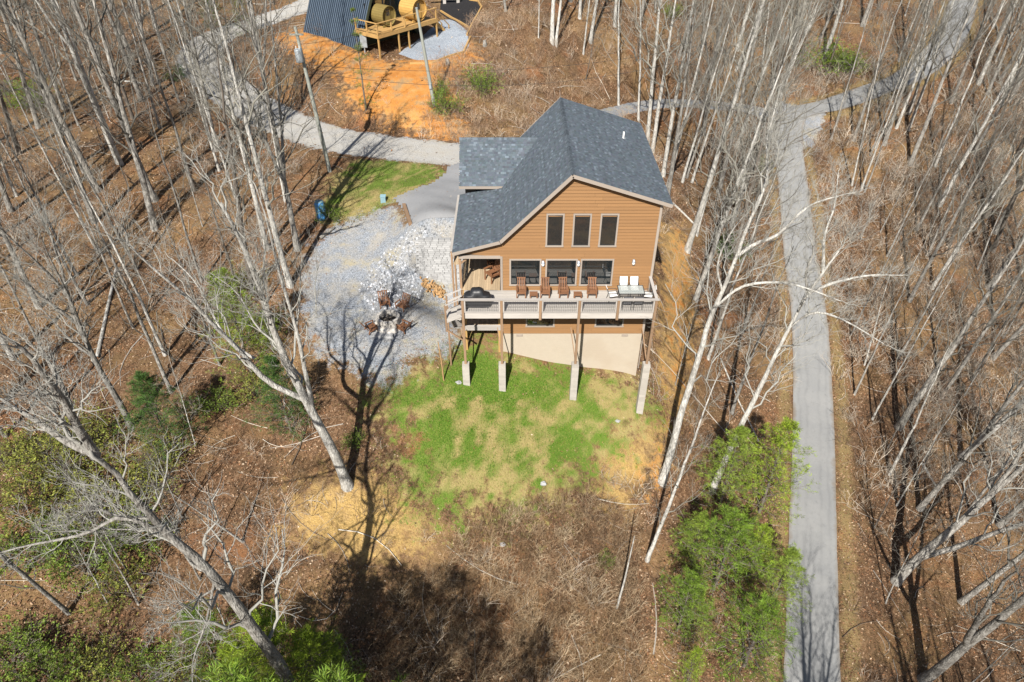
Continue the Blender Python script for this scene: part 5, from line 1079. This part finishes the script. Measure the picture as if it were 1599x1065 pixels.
# ------------------------------------------------------------------ woods filled in: trees of the same sets scattered where the photo shows them
CLEAR = [Z_LAWN, Z_PAD, Z_GRASS2, Z_CLAY]
def blocked(x, y):
    X, Y = np.array([[x]]), np.array([[y]])
    if min(seg_dist(X, Y, L)[0][0, 0] for L in (lane, spur, drive)) < 2.6: return True
    if any(poly_sd(X, Y, P)[0, 0] > -1.0 for P in CLEAR): return True
    if -8 < x < 10.5 and 30 < y < 52: return True
    return False
HOUSE_PX = (600, 1045, 100, 640)
def covers(base, h):
    for q in np.linspace(0, 1, 6):
        px, py, _ = proj(base + np.array([0, 0, h * q]))
        if 470 < px < 1040 and 140 < py < 700: return True
        if 440 < px < 780 and py < 260: return True
        if 560 < px < 940 and py > 600: return True
        if 330 < px < 600 and 520 < py < 960: return True
        if 1215 < px < 1320 and q < .75 and py > 200: return True
    return False
REG = [('A', (-62, -9, 16, 105), 66), ('C', (-6, 40, 72, 112), 34), ('E', (21, 72, 12, 112), 125), ('B', (10, 24, 30, 72), 10), ('A', (-58, -9, 18, 90), 34), ('E', (20.5, 60, 14, 80), 40)]
for ri_, (st_, (x0, x1, y0, y1), n) in enumerate(REG):
    k_ = 0; tries = 0
    while k_ < n and tries < 3000:
        tries += 1; x, y = random.uniform(x0, x1), random.uniform(y0, y1); z = float(hz(x, y)); b = np.array([x, y, z])
        px, py, _ = proj(b)
        if not (-140 < px < 1740 and -60 < py < 1200) or blocked(x, y): continue
        if min(np.hypot(c[0] - x, c[1] - y) for c in CENTRES) < (1.1 if ri_ > 3 else (1.8 if st_ != 'E' else 1.4)): continue
        kind = random.choices(('big', 'fork', 'slim', 'thin'), (.22, .1, .4, .28) if st_ != 'E' else (.2, .08, .4, .32))[0]
        if ri_ > 3: kind = 'thin'
        h = {'big': random.uniform(16, 21), 'fork': random.uniform(15, 20), 'slim': random.uniform(11, 16), 'thin': random.uniform(6, 10)}[kind]
        if covers(b, h): continue
        gr_ = LB[st_][1]; pale = random.choice((0,0,1,2) if st_ == 'A' else (0,0,1,2)); lb = look(kind, pale, h) + where(st_, b); ln = Vector((random.gauss(.02, .05), random.gauss(-.01, .05), 1)).normalized()
        bare_tree(b - (0,0,.05), h, {'big': random.uniform(.16,.26), 'fork': random.uniform(.16,.24), 'slim': random.uniform(.07,.12), 'thin': random.uniform(.03,.055)}[kind], kind, lb, 'saplings in the woods' if kind == 'thin' else gr_, tuple(ln), pale, 'sapling' if kind == 'thin' else 'bare_tree'); k_ += 1

for x, y, h in ((24, 7, 15), (27, 3, 14), (21, 4, 14), (29, 8, 15), (17, 6, 12), (-13, 6, 13), (-17, 7, 14), (-9, 4, 13), (-22, 6, 13), (33, 5, 15), (13.2, 8, 15), (19.3, 9, 15), (20.6, 6.5, 16), (12.5, 4.5, 15), (19, 3.5, 16)):
    b = np.array([x, y, float(hz(x, y))]); bare_tree(b - (0,0,.05), h, .2, 'fork' if x % 2 else 'big', 'leafless tree at the foot of the slope, ' + ('past the end of the lane' if x > 12 else 'below the brown brush'), 'bare trees at the foot of the slope', (0, 0, 1), 0)

# ------------------------------------------------------------------ evergreens
def needles(r_, P, n, L, wd, tint, flat=.5, dark=.5):
    """n blades along each twig of P"""
    N, K, _ = P.shape; s = r_.uniform(.15, 1.02, (N, n)) * (K - 1); i = np.minimum(s.astype(int), K - 2); fr = (s - i)[..., None]; q = np.arange(N)[:, None]
    p = (P[q, i] * (1 - fr) + P[q, i+1] * fr).reshape(-1, 3); tg = (P[:, -1] - P[:, 0]); tg /= np.linalg.norm(tg, axis=1)[:, None] + 1e-9; tg = np.repeat(tg, n, axis=0)
    d = tg * .75 + r_.normal(0, .62, (N*n, 3)) * (1, 1, flat); d /= np.linalg.norm(d, axis=1)[:, None]; sd_ = np.cross(d, r_.normal(0, 1, (N*n, 3)) * (.5,.5,.5) + UPV); sd_ /= np.linalg.norm(sd_, axis=1)[:, None] + 1e-9
    l = L * r_.uniform(.6, 1.2, (N*n, 1)); w = wd * r_.uniform(.7, 1.2, (N*n, 1))
    v = np.stack([p - sd_*w*.35, p + d*l*.55 - sd_*w*.5 , p + d*l, p + d*l*.55 + sd_*w*.5], 1)
    c = np.array(tint) * r_.uniform(.35, 1.4, (N, 1, 1)) * r_.uniform(.8, 1.2, (N, n, 1)) * (1 + r_.normal(0, .05, (N, n, 3))); c = np.clip(c, .005, 1).reshape(-1, 3)
    return v.reshape(-1, 3), np.arange(N*n*4).reshape(-1, 4), np.repeat(c, 4, axis=0)
M_NEEDLE = leafy('needles', trans=.2)
EV = {}
def pine_proto(seed, h, spread, tint, whorls=11, per=5, sub=8, nn=8, L=.19, wd=.017, shape=1.0, droop=.0):
    r_ = np.random.default_rng(seed); K = 12; t = np.linspace(0, 1, K); tr = np.c_[np.cumsum(r_.normal(0, .02, (K, 2)), 0), t * (h + .3) - .3]; rr = np.maximum(h * .011 * (1 - .9 * t), .008)
    gt, gn = Geo(), Geo(); gt.tubes(tr[None], rr[None], 8); P = []; Rr = []
    for k in range(whorls):
        z_ = h * (.08 + .9 * (k / (whorls - 1)) ** .9); f = 1 - (z_ / h); ln = spread * (.12 + .88 * f ** .75) * (1 if f < .85 else .8)
        for j in range(per):
            a = 2*math.pi*(j + r_.uniform(-.3,.3))/per + k*1.1; l = ln * r_.uniform(.6, 1.15); el = R(r_.uniform(2, 26) + 28*(1-f)) - droop; d = np.array([math.cos(a)*math.cos(el), math.sin(a)*math.cos(el), math.sin(el)]); q = np.linspace(0, 1, 6)[:, None]
            P.append(np.array([0,0,z_]) + d*l*q + UPV*(.12*l*q**2) + r_.normal(0,.02,(6,3))*q); Rr.append(.006 + .010*l*(1-q[:, 0]))
    P = np.array(P); Rr = np.array(Rr); gt.tubes(P, Rr, 4)
    P2, R2 = grow(r_, P, Rr, sub, .15, 1.0, .42, .2, 46, .5, 4, .05); gt.tubes(P2, np.maximum(R2, .003), 3)
    P3, _ = grow(r_, P2, R2, 2, .35, 1.0, .55, .4, 36, .5, 3, .05)
    for Q, m in ((P2, nn), (P3, nn + 3), (P[:, 2:], nn * 2)): gn.add(*needles(r_, Q, m, L, wd, tint))
    return mesh('trunk', gt, M_BARKD, True), mesh('crown', gn, M_NEEDLE), h
def bush_proto(seed, h, spread, tint, n=30, leaf=.11):
    r_ = np.random.default_rng(seed); q = np.linspace(0, 1, 6)[None, :, None]; a = r_.uniform(0, 6.28, n); el = np.arccos(r_.uniform(.05, 1, n)); d = np.stack([np.cos(a)*np.sin(el)*spread, np.sin(a)*np.sin(el)*spread, np.cos(el)*h], -1)[:, None]
    P = d * q * r_.uniform(.55, 1.0, (n,1,1)) + UPV * (.25*h*np.sin(q*1.57)*q) + r_.normal(0,.05,(n,6,3))*q; P[:, 0, 2] -= .1; Rr = .018*(1-.8*q[..., 0]) * np.ones((n,1)); gt, gn = Geo(), Geo(); gt.tubes(P, Rr, 4)
    P2, R2 = grow(r_, P, Rr, 6, .3, 1.0, .45, .3, 44, .6, 4, .1); gt.tubes(P2, np.maximum(R2,.004), 3); P3, _ = grow(r_, P2, R2, 3, .3, 1.0, .5, .5, 40, .6, 3, .05)
    gn.add(*needles(r_, P2, 6, leaf, leaf*.36, tint, .6)); gn.add(*needles(r_, P3, 6, leaf, leaf*.36, tint, .6)); return mesh('stem', gt, M_BARKD, True), mesh('foliage', gn, M_NEEDLE), h
def evergreen(key, maker, base, h, label, cat, group, name, sx=1.0):
    if key not in EV: EV[key] = maker()
    tm, nm_, ph = EV[key]; t = thing(name, label, cat, tuple(base - (0,0,.05)), group, random.uniform(0, 6.28)); s_ = h / ph; t.scale = (s_*sx, s_*sx, s_)
    link(tm.name.split('.')[0], tm, t); link(nm_.name.split('.')[0], nm_, t); CENTRES.append(base[:2]); return t
BR, MD, DK, OL = (.23,.315,.03), (.125,.205,.024), (.06,.12,.024), (.20,.22,.045)
mk = {'p1': lambda: pine_proto(1, 8, 2.6, (.22,.30,.026), 10, 5, 8, 7), 'p2': lambda: pine_proto(2, 7, 2.6, (.13,.205,.022), 10, 5, 7, 6), 'p3': lambda: pine_proto(3, 7, 2.3, (.19,.26,.035), 11, 5, 8, 7), 'p4': lambda: pine_proto(4, 6, 2.2, DK), 'p5': lambda: pine_proto(5, 9, 1.3, (.15,.20,.03), 8, 4, 5, 6),
      'b1': lambda: bush_proto(6, 1.7, 1.7, (.22,.235,.045), 22), 'b2': lambda: bush_proto(7, 1.6, 1.6, (.14,.20,.028), 24), 'b3': lambda: bush_proto(8, 1.5, 1.6, DK), 'b4': lambda: bush_proto(9, 1.6, 1.7, (.16,.24,.03))}
PINE = [((1185,800),'p1',8.0,1.3,'bright yellow green pine leaning its boughs over the lane edge'),((1115,920),'p2',6.5,1.6,'broad mid green pine between brown brush and the lane'),((1160,1040),'p2',6.0,1.5,'broad green pine at the lane side with bare twigs in front'),((1125,785),'p3',6.5,1.25,'olive green pine tangled with pale leaning trunks'),((1070,1075),'p1',4.0,.9,'small bright pine beneath a dead twiggy branch'),((1205,940),'p3',5.0,1.3,'small loose pine reaching a bough over the lane'),((1075,985),'p3',4.0,1.0,'thin olive pine at the brush edge'),
 ((1058,985),'p2',5.0,1.35,'spreading green pine at the edge of the brown brush'),((1078,880),'p3',4.5,1.25,'feathery yellow green pine beside the slim pale bare trunk'),((1165,905),'p1',5.0,1.2,'bright feathery pine close to the lane among darker ones'),((430,560),'p1',3.6,.9,'young bright pine behind the limbs of the low forking tree'),((405,1105),'p1',5.5,1.3,'bright pine crowding the foot of the thick leaning trunk'),((515,1105),'p1',6.5,1.3,'bright green pine beside the dark shadow over the brush'),((465,1110),'p1',8.0,1.4,'large bright green pine at the foot of the thick leaning tree'),((345,1045),'p2',5,1.35,'mid green pine beneath the thick leaning trunk'),((530,1075),'p2',4.5,1.0,'green pine casting a wide dark shadow over the brush'),((270,700),'p4',5.4,1.2,'dark green pine behind the twiggy grey crown'),((455,675),'p4',5.5,1.1,'dark green pine behind the low forking tree'),((395,585),'p3',7.5,1.05,'loose olive pine at the gravel yard edge'),((360,520),'p3',4.5,.9,'thin olive pine uphill of the gravel yard edge'),
 ((572,172),'p5',8.5,1.0,'thin sparse young pine on the clay bank before the A-frame'),((385,60),'p2',5.0,1.0,'green pine beside the far end of the gravel drive'),((340,50),'p4',6.0,.9,'dark pine in the upper woods by the drive')]
for x, y, h in ((-7.5, 9.5, 12), (-4, 8.5, 12), (-10.5, 9, 12), (-1, 8, 11), (-5.6, 10.3, 12), (-8.9, 10.2, 12)): evergreen('p2', mk['p2'], np.array([x, y, float(hz(x, y))]), h, 'tall green pine at the foot of the slope below the brown brush', 'pine tree', 'evergreen pines', 'pine_tree', 1.0)
for bp, ky, h, sx, lb in PINE: evergreen(ky, mk[ky], ground(*bp), h, lb, 'pine tree', 'evergreen pines', 'pine_tree', sx)
BUSH = [((517,345),'b4',1.3,.85,'small green bush beside the blue barrel'),((700,178),'b4',2.0,.85,'upright green bush on the clay bank by the slender pole'),((688,150),'b2',1.5,.7,'small green bush at the foot of the slender pole'),((753,145),'b4',2.0,1.0,'rounded green bush on the dry slope behind the wing roof'),((945,880),'b2',.8,.8,'tiny green seedling bush in the brown brush'),((1285,108),'b4',2.6,1.5,'wide green bush on the verge beyond the lane junction'),((1320,112),'b2',2.3,1.3,'green bush on the verge beside the far lane'),((1140,402),'b3',1.8,1.0,'dark green bush between pale trunks near the lane'),((1186,270),'b4',1.4,.9,'small green bush by the lane below the junction'),((554,695),'b2',1.0,.8,'small green shrub beside the low forking tree'),((45,165),'b4',2.2,1.1,'olive bush in the upper woods among grey trunks'),((1050,25),'b4',1.4,1.0,'small bright bush high on the slope behind the cabin'),((275,125),'b3',1.3,1.0,'dark bush near the upper drive bend')]
for bp, ky, h, sx, lb in BUSH: evergreen(ky, mk[ky], ground(*bp), h, lb, 'bush', 'green bushes', 'green_bush', sx)
for bp, ky, h in (((95,730),'b1',2.4),((150,705),'b1',2.0),((60,790),'b1',2.2),((150,800),'b1',2.3),((210,850),'b2',2.0),((225,770),'b1',1.8),((120,880),'b2',2.0),((60,860),'b2',1.8),((180,930),'b1',1.6),((250,720),'b1',1.6),((20,1040),'b2',1.8),((80,1060),'b2',1.7),((150,1050),'b1',1.6),((220,1062),'b2',1.5),((290,1075),'b1',1.5),((380,455),'b1',1.6),((405,520),'b2',1.6),((340,640),'b2',1.4),((400,620),'b1',1.5),((30,720),'b1',1.6)):
    q_ = ground(*bp); nb = 'beneath the thick leaning trunk' if 150 < bp[0] < 330 and 690 < bp[1] < 960 else ('at the pine edge below the gravel yard' if bp[0] > 330 else ('at the foot of the slope beside green pines' if bp[1] > 1000 else 'under the twiggy crown uphill of the leaning tree'))
    evergreen(ky, mk[ky], q_, h, ('olive' if ky == 'b1' else 'mid green') + (' tall' if h > 2.1 else (' low' if h < 1.7 else '')) + ' laurel bush ' + nb, 'bush', 'laurel undergrowth', 'laurel_bush', 1.15)

# ------------------------------------------------------------------ loose cover: leaves, grass, straw, brush, stones
def sample(n, x0, x1, y0, y1): return rng.uniform(x0, x1, n), rng.uniform(y0, y1, n)
def on_ground(x, y):
    px, py, _ = proj(np.stack([x, y, hz(x, y)], -1)); return (px > -60) & (px < 1660) & (py > -40) & (py < 1110)
def cell(A, x, y):
    i = np.clip(np.searchsorted(GX, x), 0, len(GX)-1); j = np.clip(np.searchsorted(GY, y), 0, len(GY)-1); return A[j, i]
OPEN = np.maximum.reduce([gravel, grass * .97, np.clip(1 - (ld - 1.0) / .7, 0, 1), mulch, blue, m01(order, .3)])
house_fp = lambda x, y: (x > -3.2) & (x < 8.4) & (y > 33.9) & (y < 45.4)
def leaves(n, box, size, name, label, thin):
    x, y = sample(n, *box); k_ = on_ground(x, y) & ~house_fp(x, y); p_ = 1 - cell(OPEN, x, y); p_ = np.where(cell(clay, x, y) > .5, p_ * .25, p_); p_ = np.where(cell(straw, x, y) > .5, p_ * .35, p_)
    lump = np.clip((vnoise(x, y, .35, 5, .6) - .3) * 2.6, 0, 1); k_ &= rng.uniform(0, 1, n) < np.maximum(p_ ** 2, .02) * (.12 + .88*lump); x, y = x[k_], y[k_]; n = len(x)
    z = hz(x, y); a = rng.uniform(0, 6.28, n); tl = rng.normal(0, .38, (n, 2)); s = size * rng.uniform(.6, 1.35, n); u = np.stack([np.cos(a), np.sin(a), tl[:, 0]], -1); w = np.stack([-np.sin(a), np.cos(a), tl[:, 1]], -1); c = np.stack([x, y, z + s*.28], -1)
    s = s[:, None]; v = np.stack([c - u*s*.7, c - w*s*.36 + UPV*s*.12, c + u*s*.7, c + w*s*.36 + UPV*s*.1], 1)
    pal = np.array([(.24,.14,.078),(.34,.225,.14),(.14,.075,.04),(.44,.32,.215),(.24,.115,.055),(.06,.034,.02),(.52,.41,.30)]); col = pal[rng.choice(7, n, p=[.25,.17,.23,.07,.16,.10,.02])] * rng.uniform(.8, 1.15, (n, 1))
    g = Geo().add(v.reshape(-1, 3), np.arange(n*4).reshape(-1, 4), np.repeat(col, 4, axis=0)); o = solo(name, g, leafy('dry_leaf', trans=.12, rough=.75), label, 'leaves', kind='stuff'); return o
leaves(420000, (-45, 45, 9, 55), .085, 'fallen_leaves', 'dry brown fallen leaves scattered over the near woods floor', 1)
leaves(260000, (-75, 100, 55, 120), .13, 'fallen_leaves', 'dry brown fallen leaves scattered over the far slope', 1)
def blades(n, box, mask, hgt, pal, prob, name, label, lean=.5, dens=None, wd=.010):
    x, y = sample(n, *box); k_ = ~house_fp(x, y) & (rng.uniform(0, 1, n) < cell(mask, x, y) ** 2 * 1.1) & (ld_at(x, y) > 1.6)
    pt = (patchy(x, y) - .47) * 7
    if dens is not None: k_ &= rng.uniform(0, 1, n) < dens(pt)
    x, y, pt = x[k_], y[k_], pt[k_]; n = len(x); z = hz(x, y); a = rng.uniform(0, 6.28, n); h = hgt * rng.uniform(.5, 1.4, n); ln = rng.uniform(.1, lean, n) * h
    c = np.stack([x, y, z - .01], -1); w = np.stack([np.cos(a), np.sin(a), 0*a], -1) * wd; t = np.stack([-np.sin(a)*ln, np.cos(a)*ln, h], -1); v = np.stack([c - w, c + w, c + t*.6 + w*.6, c + t], 1)
    pr = prob(pt); u = rng.uniform(0, 1, n); col = np.where((u < pr)[:, None], np.array(pal[0])[None], np.array(pal[1])[None]) * rng.uniform(.65, 1.3, (n, 1)); col = np.where((rng.uniform(0,1,n) < .18)[:, None], np.array(pal[2])[None] * rng.uniform(.8,1.2,(n,1)), col)
    return solo(name, Geo().add(v.reshape(-1,3), np.arange(n*4).reshape(-1,4), np.repeat(col, 4, axis=0)), leafy('grass_blade', trans=.3), label, 'grass', kind='stuff')
def ld_at(x, y): return cell(ld, x, y)
sg = lambda q: 1 / (1 + np.exp(-q))
blades(330000, (-12, 10, 20, 35), m01(Z_LAWN, 2.6), .085, ((.062,.185,.009),(.36,.29,.11),(.19,.29,.020)), lambda pt: sg(pt*1.3 + .1), 'lawn_grass', 'patchy green and straw coloured lawn grass below the deck', dens=lambda pt: .5 + .5*sg(pt*2))
blades(120000, (-26, -3, 40, 58), m01(Z_GRASS2, .8), .09, ((.12,.13,.035),(.34,.27,.11),(.20,.185,.055)), lambda pt: sg(pt*2 + .2), 'verge_grass', 'olive rough grass between the drive and the apron')
blades(160000, (-22, 20, 14, 62), np.maximum(straw, clay * .4), .10, ((.46,.32,.11),(.37,.25,.10),(.46,.34,.18)), lambda pt: .6 + 0*pt, 'dry_straw', 'yellow dry straw grass on the bare banks', 1.2, dens=lambda pt: sg(pt*2.2 + .4))
blades(60000, (14, 60, 5, 110), np.clip(verge * 1.1, 0, 1), .12, ((.42,.32,.13),(.34,.24,.11),(.26,.26,.07)), lambda pt: .5 + 0*pt, 'verge_grass', 'dry tan grass along the edges of the lane', .8)
# brush: many-stemmed twiggy scrub, too fine to count
def brush_unit(seed):
    r_ = np.random.default_rng(seed); n = 7; a = r_.uniform(0, 6.28, n); el = r_.uniform(.1, .8, n); L = r_.uniform(.6, 1.3, n); q = np.linspace(0, 1, 5)[None, :, None]; d = np.stack([np.cos(a)*np.sin(el), np.sin(a)*np.sin(el), np.cos(el)], -1)[:, None]
    P = d * q * L[:, None, None] + r_.normal(0, .05, (n,5,3))*q + np.stack([np.cos(a)*.15, np.sin(a)*.15, 0*a], -1)[:, None]; P[..., 2] -= .15*q[..., 0]**2*L[:, None]; Rr = .009*(1-.7*q[..., 0])*np.ones((n,1))
    P2, R2 = grow(r_, P, Rr, 4, .25, 1., .5, .35, 42, .7, 3, .1, curl=.25); v1, f1 = tubes(P, Rr, 3); v2, f2 = tubes(P2, np.maximum(R2, .0035), 3); return np.vstack([v1, v2]), np.vstack([f1, f2 + len(v1)])
UN = [brush_unit(s) for s in range(5)]
def brush(pts, hs, pal, name, label):
    g = Geo()
    for i in range(5):
        p = pts[i::5]; s = hs[i::5]; v, f = UN[i]; n = len(p)
        if not n: continue
        a = rng.uniform(0, 6.28, n); ca, sa_ = np.cos(a), np.sin(a); V = np.stack([v[None,:,0]*ca[:,None] - v[None,:,1]*sa_[:,None], v[None,:,0]*sa_[:,None] + v[None,:,1]*ca[:,None], np.broadcast_to(v[None,:,2], (n, len(v)))], -1) * s[:, None, None] + p[:, None]
        c = np.array(pal)[rng.choice(len(pal), n)] * rng.uniform(.75, 1.25, (n, 1)); g.add(V.reshape(-1, 3), (f[None] + (np.arange(n)*len(v))[:, None, None]).reshape(-1, 4), np.repeat(c, len(v), axis=0))
    return solo(name, g, leafy('brush_stem', trans=0, rough=.9), label, 'brush', kind='stuff')
def scatter(n, box, keep):
    x, y = sample(n, *box); k_ = keep(x, y) & on_ground(x, y) & ~house_fp(x, y) & (cell(OPEN, x, y) < .45) & (ld_at(x, y) > 2.0); x, y = x[k_], y[k_]; return np.stack([x, y, hz(x, y)], -1)
Z_BR = [ground(*p) for p in [(720,830),(800,790),(900,770),(985,800),(1000,870),(1000,1070),(560,1075),(620,930),(690,880)]]
bx = lambda P, x, y: poly_sd(x[None], y[None], P)[0] > 0
p = scatter(4600, (-10, 14, 9, 27), lambda x, y: bx(Z_BR, x, y)); brush(p, rng.uniform(.45, 1.15, len(p)), [(.22,.15,.085),(.32,.23,.14),(.11,.07,.04),(.42,.33,.22),(.15,.09,.05)], 'brown_brush', 'tangled brown bramble brush below the lawn')
p = scatter(3600, (-75, 95, 12, 118), lambda x, y: np.sin(x*.35 + 1.5*np.sin(y*.22)) * np.sin(y*.31 + np.sin(x*.27)) > -.35); brush(p, rng.uniform(.6, 1.7, len(p)), [(.32,.275,.225),(.40,.34,.27),(.12,.085,.06),(.20,.14,.10)], 'undergrowth', 'twiggy grey brown undergrowth through the leafless woods')
p = scatter(1300, (20, 60, 30, 85), lambda x, y: np.sin(x*.5)*np.sin(y*.3+x*.2) > -.5); brush(p, rng.uniform(1.0, 2.3, len(p)), [(.36,.31,.25),(.13,.09,.065),(.44,.38,.31)], 'undergrowth', 'tall thicket of pale stems across the lane')
p = scatter(900, (-8, 14, 50, 80), lambda x, y: x == x); brush(p, rng.uniform(.6, 1.4, len(p)), [(.30,.21,.14),(.24,.16,.11),(.40,.30,.20)], 'undergrowth', 'dry scrub on the slope behind the cabin')
# dead sticks and branches lying on the leaves
def sticks(n, box):
    x, y = sample(n, *box); k_ = on_ground(x, y) & ~house_fp(x, y) & (cell(OPEN, x, y) < .3) & (ld_at(x, y) > 2.2) & (cell(clay, x, y) < .4); x, y = x[k_], y[k_]; n = len(x); a = rng.uniform(0, 6.28, n); L_ = rng.gamma(2.2, .55, n) + .25; t = np.linspace(-.5, .5, 5)[None]
    bend = rng.normal(0, .12, (n, 1)) * (t * 2) ** 2; X = x[:, None] + np.cos(a)[:, None]*t*L_[:, None] - np.sin(a)[:, None]*bend*L_[:, None]; Y = y[:, None] + np.sin(a)[:, None]*t*L_[:, None] + np.cos(a)[:, None]*bend*L_[:, None]; r0 = (.006 + .008 * L_ * rng.uniform(.5, 1.2, n))[:, None] * (1 - .6 * (t + .5))
    P = np.stack([X, Y, hz(X, Y) + r0 + rng.uniform(.0, .08, (n, 1))], -1); v, f = tubes(P, r0, 4); c = np.array([(.34,.31,.27),(.20,.16,.12),(.10,.075,.055),(.42,.38,.32)])[rng.choice(4, n, p=[.35,.3,.2,.15])] * rng.uniform(.8, 1.2, (n, 1))
    solo('fallen_sticks', Geo().add(v, f, np.repeat(c, 20, axis=0)), leafy('brush_stem', trans=0, rough=.9), 'dead sticks and branches lying about on the leaf litter', 'sticks', kind='stuff')
sticks(6500, (-60, 75, 10, 100))
# riprap and chippings
def rocks(n, P, lo, hi, name, label, col, box):
    x, y = sample(n, *box); k_ = poly_sd(x[None], y[None], P)[0] > rng.uniform(-.6, .3, n); x, y = x[k_], y[k_]; n = len(x)
    base = np.array([(1,0,0),(-1,0,0),(0,1,0),(0,-1,0),(0,0,1),(0,0,-1)], float); base = np.vstack([base, np.array([(a, b, c) for a in (-1,1) for b in (-1,1) for c in (-1,1)]) * .62]); f = []
    for a in (0, 1):
        for b in (2, 3):
            for c in (4, 5):
                k_ = 6 + (1-a)*4 + (3-b)*2 + (5-c); tri = [(a, b, k_), (b, c, k_), (c, a, k_)]
                for t_ in tri: f.append(t_ if np.dot(np.cross(base[t_[1]]-base[t_[0]], base[t_[2]]-base[t_[0]]), base[t_[0]]) > 0 else t_[::-1])
    f = np.array(f); s = rng.uniform(lo, hi, (n, 1, 1)) * rng.uniform(.6, 1.15, (n, 1, 3)); v = base[None] * rng.uniform(.75, 1.15, (n, len(base), 1)); a = rng.uniform(0, 6.28, n); ca, sa_ = np.cos(a)[:, None], np.sin(a)[:, None]; v = v * s
    v = np.stack([v[..., 0]*ca - v[..., 1]*sa_, v[..., 0]*sa_ + v[..., 1]*ca, v[..., 2]], -1) + np.stack([x, y, hz(x, y) + s[:, 0, 0]*.25], -1)[:, None]
    c = np.array(col) * rng.uniform(.3, 1.25, (n, 1)); return solo(name, Geo().add(v.reshape(-1,3), (f[None] + (np.arange(n)*len(base))[:, None, None]).reshape(-1,3), np.repeat(c, len(base), axis=0)), leafy('rock', trans=0, rough=.9), label, 'stones', kind='stuff')
rocks(6500, Z_RIP, .03, .11, 'white_riprap', 'heap of broken white rock spilling down beside the block wall', (.40,.41,.435), (-14, -4, 34, 45))
Z_RIP2 = [ground(*q) for q in [(655,360),(700,347),(722,345),(722,372),(660,372)]]
rocks(1600, Z_RIP2, .03, .09, 'white_riprap', 'white broken rock along the apron edge above the block wall', (.36,.37,.39), (-10, -2, 40, 46))
rocks(11000, Z_PAD, .012, .04, 'gravel_chips', 'loose grey white chippings over the fire pit yard', (.22,.233,.255), (-20, -2, 28, 50))
